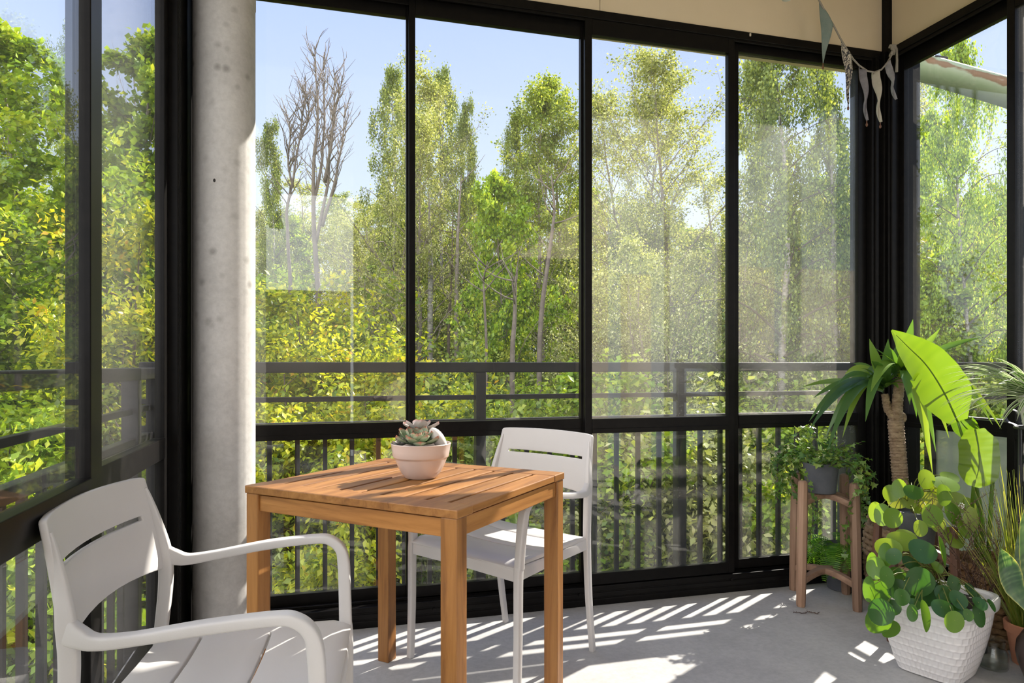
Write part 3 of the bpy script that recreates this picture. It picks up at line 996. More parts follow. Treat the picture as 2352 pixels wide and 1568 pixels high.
M_STRAW = woven_mat('pale braided straw', (0.30, 0.19, 0.11), (0.52, 0.37, 0.24), None)
M_CANE = woven_mat('brown woven water hyacinth', (0.16, 0.085, 0.035), (0.34, 0.20, 0.09), None)
M_LINER = simple('faded cloth lining', (0.50, 0.36, 0.28), rough=.9, c2=(.58, .44, .35), nscale=20)
M_BARK = simple('yucca bark', (0.20, 0.125, 0.075), rough=.9, c2=(0.46, 0.33, 0.22), nscale=26, bump=.9, bscale=70, stretch=(1, 1, 2.2))

YU = Vector((2.60, 2.60, 0))
yuc = thing('yucca', 'tall yucca with a ringed trunk and two leafy heads in a straw basket with handles', 'potted plant', YU)
bk = MB()
basket(yuc, 0.13, 0.148, 0.33, M_STRAW, 12, liner=M_LINER, handles=(R(100), R(-80)))
m = MB(); m.lathe([(0.14, .25), (.08, .262), (.005, .27)], 24); m.build('soil', M_SOIL, yuc, smooth=True)


def trunk_mesh(m, pts, rads, rings, n=14, rough=.06, seed=3):
    """ringed stem with jagged leaf-scar ridges"""
    rr = random.Random(seed)
    P = [Vector(p) for p in pts]
    N = rings * 3
    out = []; rad = []
    for i in range(N + 1):
        t = i / N * (len(P) - 1); j = min(int(t), len(P) - 2); f = t - j
        out.append(P[j].lerp(P[j + 1], f)); rad.append((rads[j] * (1 - f) + rads[j + 1] * f) * (1 + (rough if i % 3 == 2 else -rough * .5)))
    b = len(m.v)
    m.tube(out, rad, n)
    for i in range(b, len(m.v)):
        v = m.v[i]
        m.v[i] = (v[0] + rr.uniform(-.0016, .0016), v[1] + rr.uniform(-.0016, .0016), v[2] + rr.uniform(-.003, .003))
    for i in range(rings * 5):
        t = rr.random() * (len(P) - 1); j = min(int(t), len(P) - 2); f = t - j
        c = P[j].lerp(P[j + 1], f); r = rads[j] * (1 - f) + rads[j + 1] * f
        a = rr.uniform(0, 6.283)
        d = Vector((math.cos(a), math.sin(a), rr.uniform(-.1, .5)))
        s = Vector((-d.y, d.x, 0)) * rr.uniform(.003, .007)
        m.add([c + d * r * .95 - s, c + d * r * .95 + s, c + d * (r + rr.uniform(.004, .011)) + Vector((0, 0, rr.uniform(-.004, .006)))], [(0, 1, 2)])


sy = 3.19
def Q(px, py, s=sy): return at(px, py, s) - YU
t0 = Q(2076, 1300); t0.z = .255; t0.x = 0.012; t0.y = -.005
fork = Q(2057, 965)
hd1 = Q(2067, 868); hd2 = Q(2032, 905, sy + .03)
m = MB()
trunk_mesh(m, [t0, t0.lerp(fork, .5) + Vector((-.002, 0, 0)), fork], [.034, .034, .034], 40)
trunk_mesh(m, [fork - Vector((0, 0, .02)), fork.lerp(hd1, .4), hd1], [.031, .024, .022], 10, seed=5)
trunk_mesh(m, [fork - Vector((0, 0, .0)), fork.lerp(hd2, .55) + Vector((-.012, 0, -.012)), hd2], [.022, .018, .016], 8, seed=9)
m.blob(fork + Vector((.036, -.01, .012)), (.014, .014, .024), 10)
m.build('trunk', M_BARK, yuc, smooth=40)
M_YUC = leaf_mat('yucca leaf', [(0.0, (0.05, 0.13, 0.055)), (.5, (0.10, 0.22, 0.05)), (1.0, (0.26, 0.40, 0.06))], trans=0.42, gloss=.05, rough=.3, tboost=(1.8, 1.55, .35))


def leafpath(a, b, droop, n=9, side=Vector((0, 0, 0))):
    pts = []
    for i in range(n + 1):
        t = i / n
        q = a.lerp(b, t) + Vector((0, 0, droop * 4 * t * (1 - t))) + side * (4 * t * (1 - t))
        pts.append(q)
    return pts


ylv = MB()
def ypro(q): return min(1, .55 + q * 2.0) if q < .3 else (1.0 if q < .55 else max(0.02, 1 - ((q - .55) / .45) ** 1.6))
h1 = hd1 + Vector((0, 0, .03)); h2 = hd2 + Vector((0, 0, .03))
YL = [  # tip pixel, depth offset, arch, head
    (1842, 889, .0, .035, 2), (1858, 968, -.12, .09, 2), (1868, 914, -.05, .05, 2), (1858, 990, -.18, .10, 2), (1900, 1035, -.2, .13, 2), (1935, 1005, -.1, .13, 2), (1898, 1000, .05, .10, 2), (1988, 968, -.25, .10, 2),
    (1997, 778, .0, -.01, 2), (2040, 778, -.05, -.01, 2), (2005, 830, -.2, .03, 2), (1940, 860, .1, .05, 2), (1960, 835, .12, .03, 2), (1905, 930, .1, .07, 2), (1925, 880, -.25, .05, 2),
    (2097, 733, -.12, -.02, 1), (2160, 753, -.18, -.02, 1), (2252, 775, -.24, .015, 1), (2188, 806, -.20, .03, 1), (2060, 790, .12, -.01, 1), (2142, 1087, -.30, .16, 1), (2180, 1006, -.22, .12, 1), (2090, 930, -.25, .07, 1), (2125, 868, -.2, .04, 1),
    (2300, 985, -.34, .13, 1), (2280, 975, -.32, .12, 1), (2150, 1040, -.2, .14, 1), (2010, 800, -.12, .0, 1), (2080, 800, -.2, .0, 1), (2130, 820, .15, .02, 1), (2038, 830, .2, .0, 1), (2000, 900, -.22, .06, 1), (1965, 900, .08, .07, 1), (2140, 960, .12, .1, 1)]
rv = random.Random(2)
for px, py, do, arch, hd in YL:
    a = h1 if hd == 1 else h2
    b = Q(px, py, sy + do)
    if (b + YU).x > 2.745: b.x = 2.745 - YU.x
    if (b + YU).y > 2.86: b.y = 2.86 - YU.y
    st_ = a + (b - a).normalized() * .012 + Vector((rv.uniform(-.008, .008), rv.uniform(-.008, .008), rv.uniform(-.02, .03)))
    ylv.strap(leafpath(st_, b, arch, 12), 0.044 * rv.uniform(.85, 1.1), up=(-.5, -.55, .75), fold=.28, profile=ypro, tint=min(1, max(0, rv.gauss(.55, .25))))
for hd, n_, sz in ((h1, 16, .18), (h2, 12, .14)):
    for i in range(n_):
        a = rv.uniform(0, 6.28); up = rv.uniform(.2, 1.6)
        d = Vector((math.cos(a), math.sin(a), up)).normalized()
        b = hd + d * sz * rv.uniform(.7, 1.2) + Vector((0, 0, -.03))
        if (b + YU).y > 2.86: b.y = 2.86 - YU.y
        if (b + YU).x > 2.745: b.x = 2.745 - YU.x
        ylv.strap(leafpath(hd + d * .01, b, .02, 8), 0.030, fold=.3, profile=ypro, tint=rv.random() * .8)
ylv.build('leaves', M_YUC, yuc, smooth=True)

# ---------------------------------------------------------------- strelitzia in the brown basket
ST = Vector((2.60, 2.13, 0))
stz = thing('strelitzia', 'bird-of-paradise plant with broad paddle leaves in a brown woven basket', 'potted plant', ST)
basket(stz, 0.125, 0.148, 0.30, M_CANE, 11, handles=False)
m = MB(); m.lathe([(0.135, .24), (.08, .25), (.005, .255)], 24); m.build('soil', M_SOIL, stz, smooth=True)
M_STZ = leaf_mat('bird-of-paradise leaf', [(0.0, (0.06, 0.15, 0.02)), (.5, (0.12, 0.215, 0.018)), (1.0, (0.22, 0.32, 0.03))], trans=0.5, gloss=.05, tboost=(1.5, 1.5, .25))


def paddle(ctrl, width, face, cup, name='leaf', tint=.5, prof=None, base_px=None):
    """broad leaf blade: ctrl = midrib points, face = upper-side direction"""
    P = [Vector(c) for c in ctrl]
    rows, cols = 28, 9
    m = MB(); vs = []; fs = []; tt = []
    nP = len(P)
    for i in range(rows + 1):
        t = i / rows; q = t * (nP - 1); j = min(int(q), nP - 2); f = q - j
        p0 = P[j - 1] if j > 0 else P[0] * 2 - P[1]; p3 = P[j + 2] if j + 2 < nP else P[-1] * 2 - P[-2]
        p1, p2 = P[j], P[j + 1]
        c = 0.5 * ((2 * p1) + (p2 - p0) * f + (2 * p0 - 5 * p1 + 4 * p2 - p3) * f * f + (3 * p1 - p0 - 3 * p2 + p3) * f ** 3)
        tg = (p2 - p1).normalized()
        sd = tg.cross(Vector(face)).normalized(); nn = sd.cross(tg)
        w = width / 2 * (prof(t) if prof else (math.sin(math.pi * (0.06 + .94 * t)) ** .55 if t < .999 else .0))
        for k_ in range(cols):
            y = k_ / (cols - 1) * 2 - 1
            rp = .0010 * math.sin(i * 2.4) * abs(y) + .0015 * math.sin(i * 5.1 + 1.7 * k_) * abs(y)
            vs.append(c + sd * (y * w) + nn * (cup * w * y * y + rp))
            tt.append(tint + (.12 if abs(y) < .01 else 0) + .05 * math.sin(i * 2.4))
    for i in range(rows):
        for k_ in range(cols - 1):
            a = i * cols + k_
            fs.append((a, a + 1, a + cols + 1, a + cols))
    m.add(vs, fs); m.t = tt
    o = m.build(name, M_STZ, stz, smooth=True)
    mr = MB(); mr.tube([vs[i * cols + cols // 2] - Vector((0, 0, .001)) for i in range(rows - 1)], [.0035 * (1 - .8 * i / rows) for i in range(rows - 1)], 6)
    mr.build('midrib', M_STZ, o, smooth=True)
    return o


sz = 2.78
def Z(px, py, s=sz): return at(px, py, s) - ST
camside = Vector((-.75, -.62, .15))
paddle([Z(2200, 968), Z(2168, 900), Z(2128, 838), Z(2085, 795, sz - .02), Z(2048, 758, sz - .03)], .20, camside + Vector((.35, .1, .0)), .18, tint=.62,
       prof=lambda t: (.35 + .65 * math.sin(math.pi * min(.5, t * 1.6))) if t < .32 else max(.0, (1 - ((t - .32) / .68) ** 1.7)) * .92 + .03)
paddle([Z(2240, 985, sz - .05), Z(2248, 1030, sz - .08), Z(2248, 1075, sz - .10), Z(2236, 1117, sz - .11)], .135, camside, .15, tint=.7,
       prof=lambda t: min(1, .45 + 2.4 * t) if t < .25 else (1 if t < .72 else max(.25, 1 - .7 * ((t - .72) / .28) ** 2)))
paddle([Z(2240, 1002, sz + .05), Z(2222, 985, sz + .05), Z(2208, 968, sz + .06), Z(2202, 952, sz + .07)], .09, camside, .2, tint=.35)
m = MB()
for pl in ([Z(2255, 1290), Z(2258, 1180), Z(2222, 1040), Z(2200, 968)], [Z(2250, 1290, sz - .04), Z(2232, 1180, sz - .06), Z(2236, 1110, sz - .10), Z(2240, 1100, sz - .10)],
           [Z(2270, 1290), Z(2276, 1150), Z(2286, 1040), Z(2262, 985)], [Z(2262, 1290), Z(2240, 1140, sz + .03), Z(2226, 1060, sz + .04), Z(2240, 1000, sz + .05)]):
    P = pl; pts = []
    for i in range(len(P) - 1):
        for k_ in range(5): pts.append(P[i].lerp(P[i + 1], k_ / 5))
    pts.append(P[-1])
    for _ in range(3): pts = [pts[0]] + [(pts[i - 1] + pts[i] * 2 + pts[i + 1]) / 4 for i in range(1, len(pts) - 1)] + [pts[-1]]
    m.tube(pts, [.009 - .005 * i / len(pts) for i in range(len(pts))], 8)
m.build('stems', M_STZ, stz, smooth=True)

# ---------------------------------------------------------------- dark stand with grey pilea pot
DS = Vector((2.318, 2.262, 0))
plant_stand('plant_stand', 'dark brown wooden plant stand under the grey pilea pot, half hidden behind the white planter', DS, R(-28), 0.105, 0.462, 0.0185, M_DZ, M_DZ, 0.11, 0.335, splay=.018)
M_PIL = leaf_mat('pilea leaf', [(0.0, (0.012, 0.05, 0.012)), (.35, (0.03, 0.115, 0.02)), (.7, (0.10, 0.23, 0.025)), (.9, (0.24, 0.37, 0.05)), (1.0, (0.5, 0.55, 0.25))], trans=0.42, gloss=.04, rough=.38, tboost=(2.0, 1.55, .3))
M_PST = leaf_mat('pilea stalk', [(0, (0.16, 0.20, 0.04)), (1, (0.30, 0.32, 0.08))], trans=.3)


def pilea_leaf(m, c, nrm, r, tint, up=Vector((0, 0, 1)), asp=1.0, cup=.18):
    nrm = Vector(nrm).normalized()
    y = (Vector(up) - nrm * Vector(up).dot(nrm)).normalized(); x = y.cross(nrm)
    n = 18; vs = [c]; tt = [.98]
    off = y * r * .22
    for q in (.05, .35, .70, 1.0):
        for k_ in range(n):
            a = 2 * math.pi * k_ / n
            rr_ = r * q * (1 + .07 * math.cos(a - math.pi / 2) + (.02 * math.cos(3 * a)))
            lift = cup * r * q * q * (.35 + .65 * abs(math.cos(a)) ** 1.4) * (1 if cup > 0 else -1) if True else 0
            vs.append(c - off * q + x * (math.cos(a) * rr_ * asp) + y * (math.sin(a) * rr_) + nrm * (abs(lift) if cup > 0 else -abs(lift)))
            tt.append(tint)
    fs = [(0, 1 + k_, 1 + (k_ + 1) % n) for k_ in range(n)]
    for i in range(3):
        for k_ in range(n):
            a = 1 + i * n; k2 = (k_ + 1) % n
            fs.append((a + k_, a + n + k_, a + n + k2, a + k2))
    b = len(m.v); m.add(vs, fs)
    for i, t in enumerate(tt): m.t[b + i] = t


def pilea(root, org, leaves, crown, seed):
    lf = MB(); stk = MB(); rr = random.Random(seed)
    for px, py, rad, s, nrm, tint, asp in leaves:
        c = at(px, py, s) - org
        r = rad / FPX * s
        pilea_leaf(lf, c, nrm, r, tint, asp=asp, cup=.16 if rr.random() < .8 else -.1)
        b = crown + Vector((rr.uniform(-.015, .015), rr.uniform(-.015, .015), rr.uniform(-.03, .06)))
        nn = Vector(nrm).normalized()
        pts = []
        for i in range(9):
            t = i / 8
            q = b.lerp(c, t) + Vector((0, 0, .05 * math.sin(math.pi * t))) - nn * (.02 * math.sin(math.pi * t))
            pts.append(q)
        stk.tube(pts, [.0022 - .0008 * i / 8 for i in range(9)], 5)
    lf.build('leaves', M_PIL, root, smooth=True)
    stk.build('stalks', M_PST, root, smooth=True)


P2 = Vector((2.318, 2.262, 0.362))
pi2 = thing('potted_pilea', 'pilea with backlit round leaves in a dark grey pot on the dark wooden stand', 'potted plant', P2)
m = MB(); m.lathe([(0.066, 0), (0.070, .003), (0.083, 0.135), (0.0835, 0.138), (0.078, 0.139), (0.075, 0.12), (0.01, 0.12)], 40)
m.build('pot', M_CONC, pi2, smooth=35)
m = MB()
cr2 = Vector((0.0, 0.0, .125))
m.tube([cr2 - Vector((0, 0, .03)), cr2 + Vector((-.004, 0, .05)), cr2 + Vector((.004, -.005, .11))], [.006, .005, .003], 8); m.build('stem', simple('pilea stem', (0.12, 0.07, 0.04), rough=.8), pi2, smooth=True)
F_ = Vector((-.68, -.70, .2))
def nv(x=0, z=0, y=0): return (Vector((.966, -.2605, 0)) * x + Vector((-.26, -.966, 0)) * (1.0 + y) + Vector((0, 0, z)))
s2 = 2.70
L2 = [  # px, py, radius px, depth, normal, tint, aspect
    (2125, 1097, 23, s2, nv(.2, .2), .80, 1.0), (2066, 1118, 22, s2 - .02, nv(-.9, .1), .78, .75), (2046, 1130, 20, s2, nv(-.4, .3), .8, .9), (2096, 1128, 20, s2 - .06, nv(-.1, .9), .45, 1.1), (2172, 1108, 24, s2, nv(.3, 1.3), .8, 1.5),
    (2165, 1133, 25, s2 - .04, nv(.3, .15), .74, .9), (2138, 1150, 26, s2 + .04, nv(.1, .5), .95, 1.1), (2198, 1150, 26, s2 + .05, nv(.3, .6), .92, 1.1), (2190, 1175, 28, s2 - .02, nv(.5, .5), .72, 1.0), (2232, 1188, 29, s2 - .05, nv(.35, .1), .94, .88),
    (2138, 1180, 27, s2 - .16, nv(.1, .15), .76, 1.0), (2112, 1210, 19, s2 - .20, nv(.1, .2), .84, .95), (2150, 1200, 20, s2 - .08, nv(.2, .5), .9, 1.1), (2028, 1178, 26, s2 - .04, nv(-.9, .25), .74, .72), (2050, 1185, 24, s2 - .10, nv(-.4, .0), .77, .85), (2012, 1172, 24, s2 + .0, nv(-.9, .1), .80, .65),
    (2190, 1230, 26, s2 - .05, nv(.4, .7), .88, 1.2), (2210, 1212, 22, s2 - .06, nv(.5, .6), .82, 1.0), (2085, 1150, 18, s2 + .06, nv(0, .8), .92, 1.2), (2060, 1150, 17, s2 + .06, nv(-.3, .8), .93, 1.2), (2110, 1165, 16, s2 + .05, nv(0, .7), .9, 1.2),
    (2178, 1095, 18, s2 + .06, nv(.3, 1.2), .84, 1.4), (2225, 1160, 22, s2 + .06, nv(.5, .5), .9, 1.0), (2150, 1120, 18, s2 + .07, nv(0, .4), .9, 1.0)]
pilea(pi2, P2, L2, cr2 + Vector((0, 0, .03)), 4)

# ---------------------------------------------------------------- white planter with the large pilea
PW = Vector((2.110, 1.963, 0))
wp = thing('potted_pilea', 'large dark green pilea in a square white dimpled ceramic planter on the floor', 'potted plant', PW)
def sq(a): 
    c, s_ = abs(math.cos(a)), abs(math.sin(a))
    return 1.0 / (c ** 5 + s_ ** 5) ** (1 / 5.0) * .93
m = MB()
nseg, nrow = 192, 99
hpt = .282
prof = []
for i in range(nrow + 1):
    z = .004 + (hpt - .052) * i / nrow
    prof.append((.108 + .062 * (z / hpt) ** .8 + .006 * math.sin(math.pi * z / hpt), z))
vs = []; fs = []
rowsD, colsD = 9, 48
for i, (r, z) in enumerate(prof):
    for k_ in range(nseg * 2):
        a = 2 * math.pi * k_ / (nseg * 2)
        q = sq(a)
        v = i / nrow * rowsD
        jj = int(v); u = a / (2 * math.pi) * colsD + .5 * (jj % 2)
        du, dv = (u % 1 - .5) * 2, (v % 1 - .5) * 2
        d = max(0.0, 1 - abs(du) ** 3) * max(0.0, 1 - abs(dv) ** 4)
        dm = -.0034 * d ** .9 if 1 < i < nrow - 1 else 0
        rr_ = r * q + dm
        vs.append((math.cos(a) * rr_, math.sin(a) * rr_, z))
n2_ = nseg * 2
for i in range(nrow):
    for k_ in range(n2_):
        k2 = (k_ + 1) % n2_
        fs.append((i * n2_ + k_, i * n2_ + k2, (i + 1) * n2_ + k2, (i + 1) * n2_ + k_))
fs.append(tuple(reversed(range(n2_))))
m.add(vs, fs)
rt = prof[-1][0]
PR = R(-2)
M_WHITE = simple('white glazed ceramic', (0.74, 0.71, 0.70), rough=.22, c2=(.77, .745, .735), nscale=6, coat=.4)
m.build('pot', M_WHITE, wp, smooth=True, rz=R(22))
m = MB()
zt_ = prof[-1][1]
m.lathe([(rt * .99, zt_ - .004), (rt + .002, zt_), (rt + .012, zt_ + .006), (rt + .014, zt_ + .014), (rt + .015, zt_ + .040), (rt + .010, zt_ + .047), (rt - .004, zt_ + .048), (rt - .012, zt_ + .040), (rt - .014, zt_), (.01, zt_ - .002)], 112, shape=sq)
m.build('rim', M_WHITE, wp, smooth=40, rz=R(22))
m = MB(); m.lathe([(rt - .012, zt_ + .02), (.08, zt_ + .03), (.004, zt_ + .034)], 48, shape=sq); m.build('soil', M_SOIL, wp, smooth=True, rz=R(22))
s3 = 2.285
cr3 = Vector((-.01, .0, .30))
m = MB(); m.tube([Vector((-.005, 0, .24)), Vector((-.02, 0, .33)), at(2085, 1285, 2.40) - PW], [.008, .007, .005], 8); m.build('stem', simple('dark pilea stem', (0.07, 0.045, 0.03), rough=.8), wp, smooth=True)
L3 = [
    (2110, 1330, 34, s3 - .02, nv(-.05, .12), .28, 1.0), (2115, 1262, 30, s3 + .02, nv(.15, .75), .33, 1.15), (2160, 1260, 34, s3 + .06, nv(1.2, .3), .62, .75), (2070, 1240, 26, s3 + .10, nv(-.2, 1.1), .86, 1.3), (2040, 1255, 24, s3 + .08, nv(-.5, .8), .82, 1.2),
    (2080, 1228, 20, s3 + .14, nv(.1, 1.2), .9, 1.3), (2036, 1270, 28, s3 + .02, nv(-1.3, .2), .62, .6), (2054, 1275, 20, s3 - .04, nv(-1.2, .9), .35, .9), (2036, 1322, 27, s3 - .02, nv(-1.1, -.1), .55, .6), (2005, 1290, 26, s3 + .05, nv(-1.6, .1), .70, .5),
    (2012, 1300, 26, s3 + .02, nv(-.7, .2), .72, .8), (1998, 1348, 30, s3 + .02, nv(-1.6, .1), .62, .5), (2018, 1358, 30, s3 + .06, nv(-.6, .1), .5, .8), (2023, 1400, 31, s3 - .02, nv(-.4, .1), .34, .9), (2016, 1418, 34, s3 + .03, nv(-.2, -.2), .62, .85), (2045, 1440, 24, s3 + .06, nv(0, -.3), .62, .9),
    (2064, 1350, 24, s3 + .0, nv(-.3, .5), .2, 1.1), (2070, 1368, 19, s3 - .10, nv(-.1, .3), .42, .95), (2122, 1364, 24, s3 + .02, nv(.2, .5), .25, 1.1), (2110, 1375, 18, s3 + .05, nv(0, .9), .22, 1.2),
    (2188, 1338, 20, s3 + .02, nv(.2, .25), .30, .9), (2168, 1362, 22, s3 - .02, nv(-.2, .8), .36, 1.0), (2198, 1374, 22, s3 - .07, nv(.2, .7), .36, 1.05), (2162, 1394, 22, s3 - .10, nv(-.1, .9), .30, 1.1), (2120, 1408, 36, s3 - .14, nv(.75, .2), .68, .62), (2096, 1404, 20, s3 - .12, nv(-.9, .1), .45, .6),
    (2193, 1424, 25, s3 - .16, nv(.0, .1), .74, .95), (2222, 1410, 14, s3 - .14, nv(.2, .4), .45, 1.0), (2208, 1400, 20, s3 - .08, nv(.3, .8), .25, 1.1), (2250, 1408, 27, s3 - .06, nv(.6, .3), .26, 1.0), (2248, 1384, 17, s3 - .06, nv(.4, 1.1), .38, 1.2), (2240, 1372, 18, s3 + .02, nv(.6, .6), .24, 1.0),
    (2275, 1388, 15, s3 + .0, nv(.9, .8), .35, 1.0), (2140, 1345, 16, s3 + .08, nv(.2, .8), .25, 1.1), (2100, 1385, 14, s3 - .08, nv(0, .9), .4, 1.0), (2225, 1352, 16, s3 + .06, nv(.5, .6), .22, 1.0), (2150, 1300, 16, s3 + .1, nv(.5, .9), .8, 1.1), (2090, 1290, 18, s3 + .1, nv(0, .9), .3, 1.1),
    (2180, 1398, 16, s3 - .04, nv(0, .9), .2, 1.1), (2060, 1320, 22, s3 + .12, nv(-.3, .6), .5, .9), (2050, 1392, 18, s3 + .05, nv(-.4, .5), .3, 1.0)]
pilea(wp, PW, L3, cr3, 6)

# ---------------------------------------------------------------- dried twiggy shrub
TWP = Vector((2.402, 2.050, 0))
tw = thing('dried_shrub', 'dried dark brown twiggy shrub with a few tiny white blossoms, behind the white planter', 'plant', TWP)
M_POTB = simple('black plastic pot', (0.02, 0.02, 0.02), rough=.5)
m = MB(); m.lathe([(0.028, 0), (0.030, .002), (0.038, 0.17), (0.040, 0.172), (.040, .18), (0.036, .18), (.034, .16), (.005, .16)], 32); m.build('pot', M_POTB, tw, smooth=40)
rv = random.Random(21)
br = MB(); bud = MB(); blo = MB()


def twig(p, d, Lg, r, lvl):
    pts = [p]; n = max(4, int(Lg / .014)); q = p
    for i in range(n):
        d = (d + Vector((rv.uniform(-.2, .2), rv.uniform(-.2, .2), rv.uniform(-.05, .12)))).normalized()
        q = q + d * Lg / n; pts.append(q)
        if lvl < 2 and rv.random() < (.42 if lvl == 0 else .22) and i > 1:
            dd = (d + Vector((rv.uniform(-1, 1), rv.uniform(-1, 1), rv.uniform(-.2, .6)))).normalized()
            twig(q, dd, Lg * rv.uniform(.3, .55), r * .6, lvl + 1)
        if lvl >= 1:
            for _ in range(2):
                o = Vector((rv.uniform(-1, 1), rv.uniform(-1, 1), rv.uniform(-1, 1))) * .0035
                a = .0022
                bud.add([q + o + Vector((a, 0, 0)), q + o + Vector((-a * .5, a, 0)), q + o + Vector((-a * .5, -a, 0)), q + o + Vector((0, 0, a * 1.5))], [(0, 1, 3), (1, 2, 3), (2, 0, 3), (0, 2, 1)])
    br.tube(pts, [r * (1 - .75 * i / n) for i in range(n + 1)], 5)
    if lvl == 1 and rv.random() < .10:
        for _ in range(16):
            o = Vector((rv.uniform(-1, 1), rv.uniform(-1, 1), rv.uniform(-1, 1))) * .010
            blo.blob(pts[-1] + o, .0026, 6)


for i in range(10):
    a = rv.uniform(0, 6.28); sp = rv.uniform(.05, .75)
    twig(Vector((rv.uniform(-.02, .02), rv.uniform(-.02, .02), .155)), Vector((math.cos(a) * sp, math.sin(a) * sp, 1)).normalized(), rv.uniform(.22, .40), .0026, 0)
M_TWIG = simple('dark twig', (0.045, 0.022, 0.016), rough=.8, c2=(.085, .045, .03), nscale=40)
br.build('twigs', M_TWIG, tw); bud.build('buds', simple('brown bud', (0.16, 0.09, 0.055), rough=.8), tw)
if blo.v: blo.build('blossom', simple('white blossom', (.75, .75, .70), rough=.8), tw)

# ---------------------------------------------------------------- grass in a terracotta pot
GR = Vector((2.480, 1.915, 0))
gr = thing('grass_pot', 'tall fine yellow-green grass in a small terracotta pot at the right edge', 'potted plant', GR)
M_TERRA = simple('terracotta', (0.50, 0.20, 0.11), rough=.8, c2=(.58, .27, .16), nscale=14)
m = MB(); m.lathe([(0.048, 0), (.05, .002), (0.068, 0.115), (.075, .117), (.077, .148), (.070, .150), (.066, .13), (.005, .13)], 40); m.build('pot', M_TERRA, gr, smooth=40)
rv = random.Random(9); g = MB()
for i in range(300):
    a = rv.uniform(0, 6.28); r0 = .05 * rv.random() ** .5
    b = Vector((math.cos(a) * r0, math.sin(a) * r0, .13))
    Lg = rv.uniform(.28, .62); lean = rv.uniform(.02, .55)
    a2 = a + rv.uniform(-.8, .8)
    d = Vector((math.cos(a2) * lean, math.sin(a2) * lean, 1)).normalized()
    p = b; pts = [b]; n = 9
    for k_ in range(n):
        d = (d + Vector((0, 0, -.03 - .10 * lean * (k_ / n)))).normalized() if k_ > 2 else d
        p = p + d * Lg / n
        if p.x + GR.x > 2.745: p.x = 2.745 - GR.x
        pts.append(p)
    g.strap(pts, rv.uniform(.0030, .0055), up=(-.6, -.7, .2), fold=.2, profile=lambda q: 1 - .8 * q, tint=min(1, max(0, rv.gauss(.55, .25))))
M_GRA = leaf_mat('grass blade', [(0, (0.08, 0.14, 0.02)), (.5, (0.20, 0.27, 0.03)), (1, (0.46, 0.44, 0.10))], trans=.5, tboost=(1.5, 1.3, .4))
g.build('blades', M_GRA, gr)

# ---------------------------------------------------------------- snake plant in a brown jug
VA = Vector((2.345, 1.725, 0))
va = thing('snake_plant', 'snake plant with yellow-edged leaves in a dark brown glazed jar in the lower right corner', 'potted plant', VA)
m = MB(); m.lathe([(0.062, 0), (.066, .003), (.080, .03), (.100, .085), (.106, .12), (.102, .155), (.082, .192), (.058, .208), (.051, .216), (.051, .226), (.058, .232), (.060, .237), (.056, .240), (.047, .236), (.046, .215), (.005, .21)], 64)
m.build('jar', simple('dark brown glaze', (0.035, 0.022, 0.018), rough=.28, c2=(.065, .04, .032), nscale=18, coat=.3, bump=.05, bscale=120), va, smooth=50)
M_SNK = leaf_mat('snake plant leaf', [(0, (0.03, 0.09, 0.035)), (.4, (0.07, 0.16, 0.06)), (.7, (0.16, 0.26, 0.10)), (.95, (0.55, 0.55, 0.16)), (1, (0.62, 0.60, 0.2))], trans=.3, gloss=.08)


def snake(pts, w, face, seed):
    rr = random.Random(seed); m = MB(); rows, cols = 40, 9
    P = [Vector(p) for p in pts]; vs = []; fs = []; tt = []
    for i in range(rows + 1):
        t = i / rows; q = t * (len(P) - 1); j = min(int(q), len(P) - 2); f = q - j
        c = P[j].lerp(P[j + 1], f); tg = (P[-1] - P[0]).normalized()
        sd = tg.cross(Vector(face)).normalized(); nn = sd.cross(tg)
        ww = w / 2 * (.5 + 1.0 * t if t < .5 else max(.01, 1 - ((t - .5) / .5) ** 2.2))
        band = rr.uniform(0, .65)
        for k_ in range(cols):
            y = k_ / (cols - 1) * 2 - 1
            vs.append(c + sd * (y * ww) + nn * (y * y * ww * .35))
            tt.append(1.0 if abs(y) > .8 else min(.72, max(0, band + rr.uniform(-.12, .12))))
    for i in range(rows):
        for k_ in range(cols - 1):
            a = i * cols + k_; fs.append((a, a + 1, a + cols + 1, a + cols))
    m.add(vs, fs); m.t = tt
    return m.build('leaf', M_SNK, va, smooth=True)


def V_(px, py, s=2.30): return at(px, py, s) - VA
snake([Vector((-.01, 0, .215)), V_(2328, 1350), V_(2312, 1300), V_(2297, 1258, 2.27)], .072, (-.6, -.75, .1), 1)
snake([Vector((.01, .01, .215)), V_(2362, 1330), V_(2360, 1200), V_(2372, 1120)], .066, (-.4, -.85, .1), 2)
snake([Vector((.015, -.015, .215)), V_(2375, 1380), V_(2390, 1310), V_(2402, 1260)], .060, (-.8, -.5, .1), 3)
snake([Vector((.0, .02, .215)), V_(2350, 1360, 2.36), V_(2345, 1290, 2.40), V_(2338, 1225, 2.42)], .058, (-.4, -.85, .1), 4)

